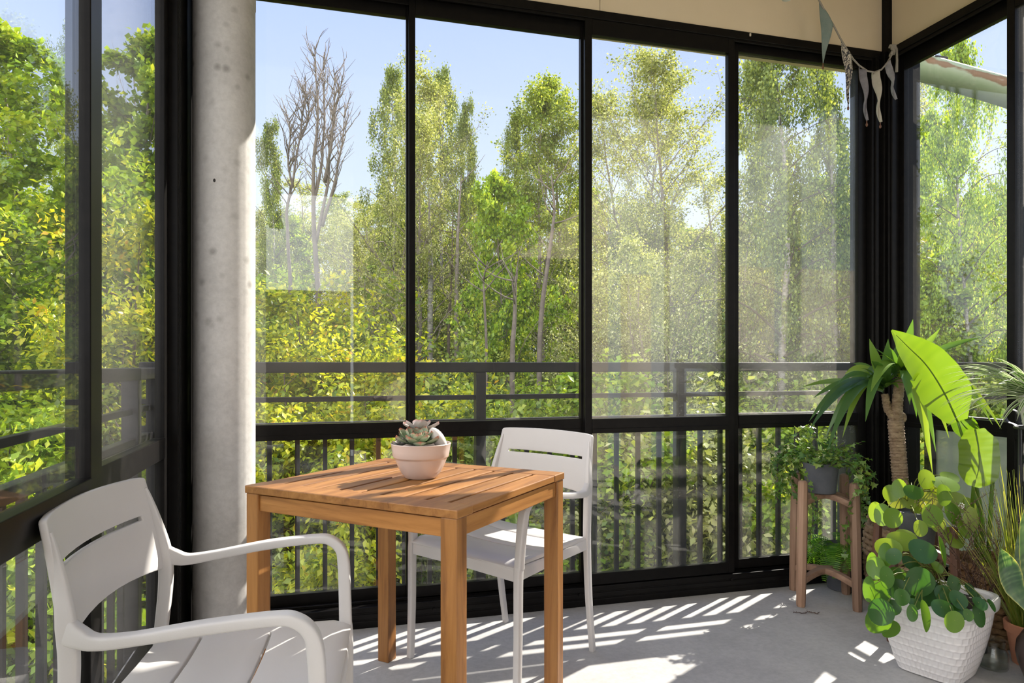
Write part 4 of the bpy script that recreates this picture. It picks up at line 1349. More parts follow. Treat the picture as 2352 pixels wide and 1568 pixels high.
# ---------------------------------------------------------------- spider plant on an iron stand
SP = at(2392, 905, 2.50)
spx = Vector((SP.x, SP.y, 0))
M_IRON = simple('black iron', (0.012, 0.012, 0.013), rough=.5)
ir = thing('iron_stand', 'tall black iron plant stand with curled arms at the right edge under the spider plant', 'plant stand', spx)
for k_ in range(3):
    a = R(90 + 120 * k_)
    m = MB(); m.tube([(math.cos(a) * .10, math.sin(a) * .10, 0), (math.cos(a) * .085, math.sin(a) * .085, .4), (math.cos(a) * .08, math.sin(a) * .08, SP.z - .125)], .006, 8); m.build('leg', M_IRON, ir, smooth=True)
m = MB(); m.tube([(math.cos(i / 24 * 6.2832) * .08, math.sin(i / 24 * 6.2832) * .08, SP.z - .125) for i in range(25)], .005, 8, cap=False)
m.build('ring', M_IRON, ir, smooth=True)
for k_ in range(3):
    a = R(215 + 120 * k_); m = MB(); pts = []; c, s_ = math.cos(a), math.sin(a)
    for i in range(25):
        q = R(-90 + 250 * i / 24); rr_ = .026
        pts.append((c * (.104 + rr_ * math.cos(q)), s_ * (.104 + rr_ * math.cos(q)), SP.z - .09 + .026 * math.sin(q)))
    pts = [(c * .08, s_ * .08, SP.z - .126)] + pts
    m.sweep([(p, .016, .004) for p in pts], (-s_, c, 0), sub=1, n=8, power=6); m.build('curl', M_IRON, ir, smooth=40)
sp = thing('spider_plant', 'spider plant with white-striped arching leaves in a pale pot on the iron stand', 'potted plant', (SP.x, SP.y, SP.z - .119))
m = MB(); m.lathe([(.052, 0), (.055, .002), (.070, .095), (.074, .097), (.074, .118), (.069, .119), (.065, .10), (.005, .10)], 40); m.build('pot', simple('pale grey glaze', (.55, .53, .50), rough=.4), sp, smooth=40)
M_SPG = leaf_mat('spider plant green', [(0, (.06, .15, .03)), (.45, (.12, .24, .05)), (.55, (.16, .28, .07)), (.8, (.62, .66, .48)), (1, (.70, .72, .56))], trans=.35, tboost=(1.05, 1.1, .8))
rv = random.Random(14); m = MB()
for i in range(120):
    if i < 62: a = rv.uniform(R(120), R(235)); up = rv.uniform(.05, 1.5)
    else: a = rv.uniform(0, 6.28); up = rv.uniform(.2, 1.6)
    d = Vector((math.cos(a), math.sin(a), up)).normalized(); p = Vector((math.cos(a) * .02, math.sin(a) * .02, .10)); pts = [p]
    Lg = rv.uniform(.18, .34); n = 12
    for k_ in range(n):
        d = (d + Vector((0, 0, -.05 - .10 * (k_ / n) ))).normalized(); p = p + d * Lg / n
        if p.x + SP.x > 2.745: p.x = 2.745 - SP.x
        pts.append(p)
    w = rv.uniform(.009, .014); vs = []; tt = []
    rows = len(pts)
    for r_, q in enumerate(pts):
        tg = (pts[min(r_ + 1, rows - 1)] - pts[max(r_ - 1, 0)]).normalized(); sd = tg.cross(Vector((0, 0, 1)))
        sd = (sd if sd.length > 1e-3 else tg.orthogonal()).normalized(); nn = sd.cross(tg)
        t = r_ / (rows - 1); ww = w / 2 * max(.03, min(1, .5 + 2 * t) * (1 - max(0, (t - .5) / .5) ** 1.6))
        for y, tn in ((-1, .95), (-.5, .9), (-.45, .3), (0, .5), (.45, .3), (.5, .9), (1, .95)):
            vs.append(q + sd * y * ww + nn * abs(y) * ww * .45); tt.append(tn)
    b = len(m.v)
    m.add(vs, [(r_ * 7 + k_, r_ * 7 + k_ + 1, r_ * 7 + k_ + 8, r_ * 7 + k_ + 7) for r_ in range(rows - 1) for k_ in range(6)])
    for q, t in enumerate(tt): m.t[b + q] = t
m.build('leaves', M_SPG, sp)

# ---------------------------------------------------------------- glass jar, black secateurs, twig on the floor
JA = Vector((2.345, 1.905, 0))
jar = tag(empty('glass_jar', JA), 'clear low glass jar on the floor beside the white planter', 'jar')
gm = glass_mat('jar glass', 0.03, 0.02, tint=(0.93, 0.95, 0.93))
jar.location = (2.322, 1.922, 0)
m = MB(); m.lathe([(.036, .001), (.044, .003), (.047, .010), (.047, .060), (.040, .074), (.038, .078), (.039, .095), (.041, .097), (.041, .103), (.037, .103), (.035, .078), (.044, .060), (.044, .012), (.002, .009)], 40)
m.build('glass', gm, jar, smooth=40)
SCX = at(2324, 1500, 2.46); SCX.z = 0
sc_ = tag(empty('secateurs', (2.445, 1.800, 0), R(20)), 'black looped tool handles leaning between the brown jar and the basket', 'garden tool')
m = MB(); pts = []
for i in range(25):
    q = 6.2832 * i / 24; pts.append((0.016 * math.cos(q), 0.0, .040 + .032 * math.sin(q)))
m.sweep([(p, .010, .008) for p in pts], (0, 1, 0), sub=1, n=8); m.build('handle', M_IRON, sc_, smooth=40)
m = MB(); m.sweep([((0.010, 0.0, .066), .010, .012), ((.022, .004, .11), .012, .018), ((.042, .010, .17), .010, .020), ((.058, .016, .215), .008, .012)], (0, 1, 0)); m.build('blade', M_IRON, sc_, smooth=40)

rv = random.Random(3)
m = MB(); p0 = at(1822, 1410, 2.99); p0.z = .004; p1 = at(1882, 1408, 2.99); p1.z = .004
pts = [p0.lerp(p1, i / 14) + Vector((0, .008 * math.sin(i * .9) + rv.uniform(-.003, .003), rv.uniform(0, .004))) for i in range(15)]
m.tube(pts, .0016, 5)
for i in range(1, 15):
    o = Vector((rv.uniform(-.008, .008), rv.uniform(-.012, .012), rv.uniform(.0, .006)))
    m.tube([pts[i], pts[i] + o], [.0012, .0006], 4)
tag(m.build('fallen_twig', M_TWIG, None), 'small dry dark twig lying on the concrete floor near the plant stand', 'twig')

# ---------------------------------------------------------------- bunting
bu = thing('bunting', 'string of fabric pennants hanging across the top right corner', 'bunting', at(1960, 130, 3.36))
BO = bu.location.copy()
def G(px, py, s): return at(px, py, s) - BO
cordp = [(1862, -62, 3.22), (1880, -2, 3.25), (1897, 30, 3.27), (1914, 57, 3.29), (1930, 88, 3.31), (1946, 115, 3.32), (1960, 136, 3.335), (1973, 150, 3.345), (1992, 163, 3.35), (2008, 166, 3.36), (2024, 160, 3.37), (2036, 147, 3.375), (2046, 130, 3.38), (2052, 114, 3.385)]
m = MB(); m.tube([G(*c) for c in cordp], .0042, 8)
M_CORD = simple('grey cotton cord', (.29, .265, .235), rough=.9, c2=(.38, .345, .305), nscale=120)
m.build('cord', M_CORD, bu, smooth=True)
rv = random.Random(2)
m = MB()
kc = G(2052, 112, 3.385)
for k_ in range(5):
    pts = []
    for i in range(13):
        t = i / 12
        pts.append(kc + Vector((-.006 + .013 * math.cos(t * 4 + k_ * 1.3), .008 * math.sin(t * 5 + k_), -.012 + .028 * math.sin(t * math.pi + k_ * .3))))
    m.tube(pts, .0042, 7)
m.tube([kc + Vector((.012, 0, .015)), kc + Vector((.018, -.002, 0)), kc + Vector((.018, -.004, -.06)), kc + Vector((.015, -.004, -.115))], [.005, .0055, .0055, .007], 8)
m.tube([kc + Vector((-.004, 0, -.005)), kc + Vector((-.012, 0, -.03))], .007, 8)
m.build('knot', M_CORD, bu, smooth=True)


def fab(name, c1, c2, sc, kind='noise'):
    if kind == 'noise': return simple(name, c1, rough=.95, c2=c2, nscale=sc, bump=.2, bscale=250)
    m_, nt, out = new_mat(name)
    b = node(nt, 'ShaderNodeBsdfPrincipled', Roughness=.95)
    mp = coords(nt, (1.4, 1.4, .55)); n = node(nt, 'ShaderNodeTexNoise', Scale=sc, Detail=1.0, Distortion=1.5)
    nt.links.new(mp.outputs[0], n.inputs['Vector'])
    r = ramp(nt, [(.49, c1), (.51, c2)]); nt.links.new(n.outputs[0], r.inputs[0]); nt.links.new(r.outputs[0], b.inputs['Base Color']); nt.links.new(b.outputs[0], out.inputs[0])
    return m_


M_BEAD = simple('brown wooden bead', (.16, .07, .035), rough=.5)
FL = [  # top-left, top-right, tip (pixels), depth, material, curl, bead
    ((1880, -4), (1914, 57), (1889, 146), 3.27, fab('faded teal cloth', (.19, .26, .245), (.25, .31, .29), 25), .004, True, 'faded teal pennant'),
    ((1931, 90), (1959, 136), (1947, 240), 3.32, fab('black and cream printed cloth', (.62, .57, .49), (.05, .05, .06), 90, 'p'), .010, True, 'black and cream patterned pennant'),
    ((1973, 152), (1993, 166), (1990, 278), 3.35, fab('grey violet cloth', (.20, .19, .215), (.28, .265, .295), 40), .016, True, 'grey-violet pennant'),
    ((2003, 167), (2023, 162), (2021, 282), 3.362, fab('cream cloth', (.50, .465, .39), (.57, .53, .455), 30), .018, True, 'cream pennant'),
    ((2034, 148), (2045, 134), (2056, 230), 3.375, fab('pale grey cloth', (.26, .255, .28), (.35, .34, .37), 40), .016, False, 'pale grey pennant')]
for (a, b_, t_, s_, mt_, curl, bead, lab) in FL:
    A, B, T = G(*a, s_ - .006), G(*b_, s_ - .006), G(*t_, s_)
    m = MB(); rows, cols = 22, 9; vs = []; fs = []
    for i in range(rows + 1):
        v = i / rows
        for k_ in range(cols):
            u = k_ / (cols - 1)
            q = A.lerp(B, u).lerp(T, v ** 1.0)
            wv = curl * (math.sin(u * 7 + v * 5) * (1 - v * .6) + .6 * math.sin(v * 9 + u * 2))
            side = .35 * curl * math.sin(v * 6.0)
            vs.append(q + Vector((side, wv * .8, 0)) + Vector((0, -.004, 0)))
    for i in range(rows):
        for k_ in range(cols - 1):
            q = i * cols + k_; fs.append((q, q + 1, q + cols + 1, q + cols))
    m.add(vs, fs)
    fl = tag(m.build('pennant', mt_, bu, smooth=True, solid=.0015), lab)
    if bead:
        m = MB(); tp = vs[rows * cols + 4]; m.tube([tp, tp - Vector((0, 0, .012))], .0025, 6); m.blob(tp - Vector((0, 0, .02)), (.0055, .0055, .010), 10); m.build('bead', M_BEAD, fl, smooth=True)

# small plastic hook and a lamp end on the cream board
hk = at(1725, 77, 3.30); hk.y = 2.8945
m = MB(); m.box((hk.x - .012, hk.y, hk.z - .012), (hk.x + .012, hk.y + .005, hk.z + .012)); m.box((hk.x - .004, hk.y - .008, hk.z - .010), (hk.x + .004, hk.y, hk.z + .004))
tag(m.build('wall_hook', simple('milky plastic', (.68, .62, .52), rough=.35), None, bevel=.002), 'small pale adhesive hook on the cream board above the window', 'hook')
lc = at(1808, -4, 3.0)
m = MB(); m.tube([(0, 0, 0), (0, 0, .03)], [.024, .026], 20); m.blob((0, 0, 0.0), (.024, .024, .010), 16); 
lo = m.build('light_bulb', simple('white opal', (.8, .78, .74), rough=.3), None, smooth=40, loc=lc)
tag(lo, 'white round lamp end at the top edge of the picture', 'lamp')
m = MB(); m.tube([(0, 0, .03), (0, 0, ZC - lc.z)], .006, 8); m.build('cord', M_IRON, lo, smooth=True)

# ---------------------------------------------------------------- drain pipe outside
M_PIPE = None
m_, nt, out = new_mat('mossy painted drain pipe')
b = node(nt, 'ShaderNodeBsdfPrincipled', Roughness=.6)
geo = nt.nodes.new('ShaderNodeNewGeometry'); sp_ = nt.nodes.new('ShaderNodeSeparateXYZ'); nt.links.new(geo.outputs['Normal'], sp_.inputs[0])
mp = coords(nt); n = node(nt, 'ShaderNodeTexNoise', Scale=9.0, Detail=8.0); nt.links.new(mp.outputs[0], n.inputs['Vector'])
ad = node(nt, 'ShaderNodeMath', operation='MULTIPLY_ADD'); ad.inputs[1].default_value = .9
nt.links.new(n.outputs[0], ad.inputs[0])
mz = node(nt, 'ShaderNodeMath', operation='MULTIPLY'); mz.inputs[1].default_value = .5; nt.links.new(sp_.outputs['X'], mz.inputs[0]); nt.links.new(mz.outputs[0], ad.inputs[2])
at_ = nt.nodes.new('ShaderNodeAttribute'); at_.attribute_name = 'tint'
r = ramp(nt, [(.0, (.17, .25, .15)), (.42, (.20, .26, .18)), (.52, (.11, .06, .02)), (.74, (.14, .075, .03)), (.86, (.28, .28, .24))])
nt.links.new(at_.outputs['Fac'], ad.inputs[2]); nt.links.new(ad.outputs[0], r.inputs[0])
nt.links.new(r.outputs[0], b.inputs['Base Color']); nt.links.new(b.outputs[0], out.inputs[0])
M_PIPE = m_
pc = [at(2093, 40, 4.15), at(2093, 100, 4.15), at(2094, 122, 4.15), at(2100, 140, 4.14), at(2116, 154, 4.12), at(2150, 165, 4.06), at(2300, 208, 3.85), at(2420, 246, 3.68), at(2900, 410, 3.2)]
dp = tag(empty('drain_pipe', pc[0]), 'pale green mossy drain pipe with a bend outside the upper right window', 'pipe')
m = MB(); m.tube([p - pc[0] for p in pc], [.075, .075, .077, .079, .079, .077, .077, .077, .077], 32)
cs = [Vector(v) for v in m.v]
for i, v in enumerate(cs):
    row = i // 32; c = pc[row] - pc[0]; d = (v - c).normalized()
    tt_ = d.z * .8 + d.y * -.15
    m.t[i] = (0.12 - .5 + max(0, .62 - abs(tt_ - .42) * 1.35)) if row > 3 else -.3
m.build('pipe', M_PIPE, dp, smooth=True)
m = MB(); q = pc[5].lerp(pc[4], .0) - pc[0]; m.box((q.x - .03, q.y - .03, q.z + .065), (q.x + .06, q.y + .03, q.z + .086)); m.build('clamp', M_RAIL, dp, bevel=.004)

# ---------------------------------------------------------------- the slope below the balcony
def ground_z(x, y):
    r = math.hypot(x - .5, y)
    q = max(0.0, min(1.0, (r - 3.0) / 30.0))
    return -4.3 + 5.2 * q ** 1.05 + .12 * math.sin(x * .9) * math.cos(y * .7)


m = MB(); NG = 70; vs = []; fs = []
for i in range(NG + 1):
    for j in range(NG + 1):
        x = -45 + 110 * i / NG; y = -14 + 82 * j / NG
        vs.append((x, y, ground_z(x, y)))
for i in range(NG):
    for j in range(NG):
        a = i * (NG + 1) + j; fs.append((a, a + NG + 1, a + NG + 2, a + 1))
m.add(vs, fs)
gmat = simple('forest floor', (0.07, 0.10, 0.025), rough=.95, c2=(.15, .11, .06), nscale=1.2, bump=.5, bscale=6)
go = m.build('ground', gmat, None, smooth=True); go['kind'] = 'structure'


# ---------------------------------------------------------------- trees
def leaf_mesh(P, D, N, size, wid, tint, fold=.25):
    """numpy: folded diamond leaves"""
    n = len(P)
    D = D / (np.linalg.norm(D, axis=1, keepdims=True) + 1e-9)
    Sd = np.cross(D, N); Sd /= (np.linalg.norm(Sd, axis=1, keepdims=True) + 1e-9)
    Nn = np.cross(Sd, D)
    L_ = size[:, None]; W = (size * wid)[:, None] * .5
    v = np.empty((n, 4, 3))
    v[:, 0] = P
    v[:, 1] = P + D * L_ * .42 + Sd * W + Nn * W * fold
    v[:, 2] = P + D * L_
    v[:, 3] = P + D * L_ * .42 - Sd * W + Nn * W * fold
    return v.reshape(-1, 3), tint


def np_mesh(name, verts, tris, tint):
    me = bpy.data.meshes.new(name)
    nv_, nf = len(verts), len(tris)
    me.vertices.add(nv_); me.vertices.foreach_set('co', verts.astype(np.float32).ravel())
    me.loops.add(nf * 3); me.loops.foreach_set('vertex_index', tris.astype(np.int32).ravel())
    me.polygons.add(nf); me.polygons.foreach_set('loop_start', np.arange(0, nf * 3, 3, dtype=np.int32))
    try: me.polygons.foreach_set('loop_total', np.full(nf, 3, dtype=np.int32))
    except Exception: pass
    at_ = me.attributes.new('tint', 'FLOAT', 'POINT'); at_.data.foreach_set('value', tint.astype(np.float32))
    me.update(calc_edges=True); me.validate()
    return me


def tree_proto(H, crown, trunk_r, nprim, nsec, nleaf, lsize, lwid, up, droop, cluster, seed, base=.12, lean=.03, hang=.0, tmean=.5, tsd=.22, ter=0, wig=.12, stems=1):
    """returns (wood MB, leaf verts, tris, tint); crown(h) gives crown radius at relative height"""
    rr = random.Random(seed); rg = np.random.default_rng(seed)
    w = MB(); anchors = []; adir = []
    for st in range(stems):
        p = Vector((rr.uniform(-.1, .1), rr.uniform(-.1, .1), 0)) * (stems - 1); d = Vector((rr.uniform(-lean, lean), rr.uniform(-lean, lean), 1)).normalized()
        if stems > 1:
            a = 6.283 * st / stems + rr.uniform(-.4, .4); d = Vector((math.cos(a) * .28, math.sin(a) * .28, 1)).normalized()
        pts = [p.copy()]; ns_ = 22; Hs = H * (1 if st == 0 else rr.uniform(.75, 1))
        for i in range(ns_):
            d = (d + Vector((rr.uniform(-wig, wig) * .5, rr.uniform(-wig, wig) * .5, .10))).normalized()
            p = p + d * Hs / ns_; pts.append(p.copy())
        rs = [trunk_r * (1 - .93 * (i / ns_) ** .9) for i in range(ns_ + 1)]
        w.tint = 1.0
        w.tube(pts, rs, 8)
        w.tint = 0.0
        for i in range(nprim // stems):
            h = base + (1 - base) * ((i + rr.random()) / (nprim // stems)) ** .92
            q = min(h, .985) * ns_; j = int(q); f = q - j
            b = pts[j].lerp(pts[min(j + 1, ns_)], f)
            rad = crown(h) * rr.choice((.5, .7, .85, 1.0, 1.0, 1.2)) * rr.uniform(.85, 1.1)
            a = i * 2.4 + rr.uniform(-.5, .5)
            up_ = up * (.5 + .8 * h) + rr.uniform(-.15, .15)
            dd = Vector((math.cos(a), math.sin(a), up_)).normalized()
            nb = 8; c = b.copy(); bp = [c.copy()]; LL = rad * math.sqrt(1 + up_ * up_ * .6)
            for k_ in range(nb):
                dd = (dd + Vector((rr.uniform(-wig, wig), rr.uniform(-wig, wig), rr.uniform(-wig, wig) + droop * (k_ / nb)))).normalized()
                c = c + dd * LL / nb; bp.append(c.copy())
            r0 = max(.006, rs[j] * .42)
            w.tube(bp, [r0 * (1 - .85 * k_ / nb) for k_ in range(nb + 1)], 5, cap=False)
            for k_ in range(nsec):
                t = (.22 + .78 * rr.random()) * nb; j2 = min(int(t), nb - 1)
                c0 = bp[j2].lerp(bp[j2 + 1], t - j2)
                sd = Vector((rr.uniform(-1, 1), rr.uniform(-1, 1), rr.uniform(-.5, .9) - hang)).normalized()
                dd2 = (dd * .7 + sd).normalized(); l2 = (rad * .36 + .18) * rr.uniform(.4, 1.1)
                c = c0; sp_ = [c]
                for q2 in range(4):
                    dd2 = (dd2 + Vector((rr.uniform(-.25, .25), rr.uniform(-.25, .25), rr.uniform(-.2, .2) - hang * .8))).normalized()
                    c = c + dd2 * l2 / 4; sp_.append(c)
                w.tube(sp_, [max(.002, r0 * .35) * (1 - .2 * q2) for q2 in range(5)], 3, cap=False)
                for q2 in range(1, 5): anchors.append(sp_[q2]); adir.append(dd2)
                if ter:
                    for q2 in range(ter):
                        e0 = sp_[rr.randint(1, 4)]; e1 = e0 + Vector((rr.uniform(-1, 1), rr.uniform(-1, 1), rr.uniform(-.5, 1) - hang)) * l2 * .35
                        w.tube([e0, e1], [.0035, .0018], 3, cap=False); anchors.append(e1); adir.append((e1 - e0).normalized())
    if not nleaf: return w, None, None, None
    A = np.array([tuple(a) for a in anchors]); AD = np.array([tuple(a) for a in adir])
    idx = rg.integers(0, len(A), nleaf)
    P = A[idx] + rg.normal(0, cluster, (nleaf, 3)) * np.array([1, 1, .8 + hang])
    if hang: P[:, 2] -= np.abs(rg.normal(0, cluster * 2.2 * hang, nleaf))
    D = AD[idx] * .6 + rg.normal(0, .6, (nleaf, 3)); D[:, 2] -= .35 + hang
    N = rg.normal(0, .55, (nleaf, 3)); N[:, 2] += 1.0
    size = lsize * rg.uniform(.65, 1.2, nleaf)
    ct = rg.normal(0, tsd * .7, len(A))            # each cluster a little different
    tint = np.clip(tmean - .06 + ct[idx] * 1.1 + rg.normal(0, tsd * .75, nleaf), 0, 1)
    v, t = leaf_mesh(P, D, N, size, lwid, tint)
    b = np.arange(nleaf)[:, None] * 4
    tris = np.concatenate([b + np.array([[0, 1, 2]]), b + np.array([[0, 2, 3]])], 0)
    return w, v, tris, np.repeat(t, 4)


G_MAPLE = leaf_mat('maple leaf', [(0, (.07, .15, .012)), (.5, (.28, .44, .03)), (1, (.58, .66, .09))], gloss=.03, trans=.42, tboost=(1.5, 1.25, .4))
G_YELL = leaf_mat('young yellow maple leaf', gloss=.03, stops= [(0, (.09, .16, .01)), (.45, (.40, .47, .025)), (.85, (.62, .58, .05)), (1, (.56, .36, .05))], trans=.42, tboost=(1.45, 1.25, .4))
G_BIRCH = leaf_mat('birch leaf', [(0, (.05, .095, .018)), (.5, (.18, .25, .05)), (1, (.47, .55, .12))], gloss=.03, trans=.38, tboost=(1.5, 1.25, .45))
G_PALE = leaf_mat('pale young leaf', gloss=.03, stops= [(0, (.09, .12, .03)), (.5, (.36, .40, .12)), (1, (.74, .72, .40))], trans=.38, tboost=(1.25, 1.2, .55))
G_ASP = leaf_mat('aspen leaf', [(0, (.065, .12, .02)), (.5, (.25, .35, .05)), (1, (.56, .62, .17))], gloss=.03, trans=.40, tboost=(1.45, 1.2, .5))
W_GREY = simple('grey bark', (.16, .13, .11), rough=.9, c2=(.28, .24, .21), nscale=14, bump=.6, bscale=40)
W_DARK = simple('dark bark', (.07, .05, .038), rough=.9, c2=(.14, .105, .08), nscale=14)
W_DEAD = simple('weathered bare wood', (.10, .08, .068), rough=.85, c2=(.20, .165, .14), nscale=12)
W_BIRCH = simple('white birch bark', (.42, .40, .37), rough=.8, c2=(.06, .05, .04), nscale=7, stretch=(1, 1, 3.0))
_nt = W_BIRCH.node_tree
_p = [n for n in _nt.nodes if n.type == 'BSDF_PRINCIPLED'][0]
_src = _p.inputs['Base Color'].links[0].from_socket
_mx = _nt.nodes.new('ShaderNodeMixRGB'); _mx.inputs[1].default_value = (.05, .035, .025, 1)
_a = _nt.nodes.new('ShaderNodeAttribute'); _a.attribute_name = 'tint'
_nt.links.new(_a.outputs['Fac'], _mx.inputs[0]); _nt.links.new(_src, _mx.inputs[2]); _nt.links.new(_mx.outputs[0], _p.inputs['Base Color'])


def bell(r, lo=.25): return lambda h: r * max(.12, math.sin(math.pi * min(1, (lo + (1 - lo) * h)) ** 1.15) ** .7 + .0)
def cone(r): return lambda h: r * max(.10, (1 - h) ** .65) * (1 if h > .2 else .6 + 2 * h)


PROTO = {}
def proto(key, leafm, woodm, **k):
    w, v, tr, t = tree_proto(**k)
    wm = bpy.data.meshes.new(key + '_wood'); wm.from_pydata(w.v, [], w.f); wm.materials.append(woodm); wm.attributes.new('tint', 'FLOAT', 'POINT').data.foreach_set('value', np.array(w.t, dtype=np.float32))
    wm.polygons.foreach_set('use_smooth', [True] * len(wm.polygons))
    lm = None
    if v is not None: lm = np_mesh(key + '_leaves', v, tr, t); lm.materials.append(leafm)
    PROTO[key] = (wm, lm, k['H'])


proto('maple1', G_MAPLE, W_GREY, H=10, crown=bell(2.6, .28), trunk_r=.14, nprim=46, nsec=9, nleaf=30000, lsize=.125, lwid=.85, up=.55, droop=.02, cluster=.085, seed=1, base=.10)
proto('maple2', G_MAPLE, W_GREY, H=10, crown=cone(2.7), trunk_r=.13, nprim=44, nsec=9, nleaf=28000, lsize=.12, lwid=.85, up=.8, droop=.02, cluster=.085, seed=2, base=.08, tmean=.42)
proto('yellow1', G_YELL, W_DARK, H=5, crown=bell(1.9, .3), trunk_r=.06, nprim=36, nsec=9, nleaf=30000, lsize=.070, lwid=.55, up=.7, droop=-.02, cluster=.075, seed=3, base=.03, stems=3, tmean=.45)
proto('yellow2', G_YELL, W_GREY, H=9, crown=cone(2.0), trunk_r=.10, nprim=40, nsec=9, nleaf=26000, lsize=.085, lwid=.7, up=.9, droop=.03, cluster=.075, seed=4, base=.08, tmean=.35)
proto('birch1', G_BIRCH, W_BIRCH, H=13, crown=bell(2.4, .32), trunk_r=.14, nprim=56, nsec=10, nleaf=34000, lsize=.072, lwid=.72, up=.75, droop=-.22, cluster=.075, seed=5, base=.16, hang=.9, tmean=.45)
proto('birch2', G_BIRCH, W_BIRCH, H=13, crown=cone(2.7), trunk_r=.13, nprim=52, nsec=10, nleaf=30000, lsize=.072, lwid=.72, up=.8, droop=-.25, cluster=.075, seed=6, base=.22, hang=1.0, tmean=.40)
proto('pale1', G_PALE, W_GREY, H=11, crown=bell(2.6, .3), trunk_r=.12, nprim=44, nsec=10, nleaf=22000, lsize=.070, lwid=.6, up=1.0, droop=.04, cluster=.085, seed=7, base=.12, ter=2, wig=.2)
proto('pale2', G_PALE, W_GREY, H=9, crown=bell(2.8, .38), trunk_r=.10, nprim=48, nsec=11, nleaf=26000, lsize=.066, lwid=.6, up=.9, droop=.03, cluster=.085, seed=8, base=.05, ter=1, wig=.2, stems=3, tmean=.55)
proto('aspen1', G_ASP, W_GREY, H=12, crown=bell(2.0, .2), trunk_r=.13, nprim=42, nsec=9, nleaf=22000, lsize=.075, lwid=.85, up=.9, droop=.03, cluster=.085, seed=9, base=.3, tmean=.5)
proto('aspen2', G_ASP, W_GREY, H=12, crown=bell(2.3, .15), trunk_r=.15, nprim=40, nsec=9, nleaf=24000, lsize=.078, lwid=.85, up=.8, droop=.02, cluster=.085, seed=10, base=.4, tmean=.45, lean=.12)
proto('bush1', G_ASP, W_DARK, H=2.6, crown=bell(1.3, .4), trunk_r=.03, nprim=30, nsec=8, nleaf=15000, lsize=.062, lwid=.62, up=.9, droop=.0, cluster=.075, seed=11, base=.02, stems=5, tmean=.5)
proto('bush2', G_MAPLE, W_DARK, H=3.2, crown=bell(1.4, .4), trunk_r=.03, nprim=30, nsec=8, nleaf=15000, lsize=.070, lwid=.7, up=.8, droop=.0, cluster=.075, seed=12, base=.02, stems=4, tmean=.5)
proto('bush3', G_PALE, W_DARK, H=3.0, crown=bell(1.3, .4), trunk_r=.03, nprim=30, nsec=8, nleaf=14000, lsize=.062, lwid=.6, up=.9, droop=.0, cluster=.075, seed=13, base=.02, stems=5, tmean=.5)
proto('bare1', None, W_DEAD, H=11, crown=lambda h: 1.5 * (1 - h) ** .5 + .25, trunk_r=.13, nprim=14, nsec=5, nleaf=0, lsize=.1, lwid=1, up=2.2, droop=.10, cluster=.1, seed=24, base=.42, ter=2, wig=.14)
proto('bare2', None, W_DEAD, H=9, crown=lambda h: 1.4 * (1 - h) ** .5 + .2, trunk_r=.11, nprim=12, nsec=4, nleaf=0, lsize=.1, lwid=1, up=1.9, droop=.08, cluster=.1, seed=31, base=.4, ter=1, wig=.2, lean=.25)
proto('birch3', G_MAPLE, W_BIRCH, H=13, crown=bell(2.4, .3), trunk_r=.12, nprim=54, nsec=10, nleaf=32000, lsize=.078, lwid=.75, up=.75, droop=-.2, cluster=.08, seed=15, base=.14, hang=.7, tmean=.45)
SHORT = {'maple': ('maple_tree', 'tree'), 'yellow': ('young_maple', 'tree'), 'birch': ('birch_tree', 'tree'), 'pale': ('pale_leaved_tree', 'tree'), 'aspen': ('aspen_tree', 'tree'), 'bush': ('bush', 'bush'), 'bare': ('bare_tree', 'tree')}


def plant_tree(key, px, dist, ytop, label, group=None, wx=1.0, rz=None, zb=None):
    """rooted on the slope in the direction px at depth dist; its top reaches image height ytop"""
    p = at(px, HY, dist)
    zg = ground_z(p.x, p.y) - .05
    ztop = EYE - (ytop - HY) / FPX * dist
    wm, lm, H = PROTO[key]
    sc = max(.25, (ztop - zg) / H)
    k_ = ''.join(c for c in key if not c.isdigit())
    nm_, cat = SHORT[k_]
    root = thing(nm_, label, cat, (p.x, p.y, zg), random.uniform(0, 6.28) if rz is None else rz, group)
    sx = wx * min(sc, 1.25)
    root.scale = (sx, sx, sc)
    w = bpy.data.objects.new('trunk', wm); COL.objects.link(w); w.parent = root
    if lm is not None:
        l = bpy.data.objects.new('foliage', lm); COL.objects.link(l); l.parent = root
    return root


T = plant_tree
# left windows
T('maple1', 95, 10.5, 128, 'bright green maple whose crown fills the leftmost pane', wx=1.0)
T('maple1', 292, 10.0, 70, 'tall bright green maple seen through the pane beside the concrete column', wx=.85)
T('yellow2', -20, 14.0, 195, 'yellow-green tree at the far left edge of the picture', wx=1.1)
T('birch1', 160, 17.0, 40, 'dark slender birch rising behind the maples at the left', wx=.6)
T('maple2', 40, 8.0, 520, 'lower bright green maple in front, filling the lower half of the leftmost pane', wx=1.05)
T('yellow1', 330, 7.6, 560, 'orange-tinged young maple right behind the railing beside the column', wx=.95)
T('bare2', 375, 13.0, 130, 'thin bare tree beside the right edge of the left maple', wx=.6)
T('maple2', 200, 9.0, 600, 'mid-height green maple between the two left panes')
T('maple2', -120, 9.0, 420, 'green maple just outside the left edge of the picture')
T('bush2', 60, 6.4, 990, 'bright green bush low behind the left railing', wx=1.1)
T('bush2', 250, 6.2, 1000, 'leafy bush behind the left railing next to the chair back', wx=1.0)
T('bush1', -60, 6.6, 960, 'green bush at the lower left corner behind the railing')
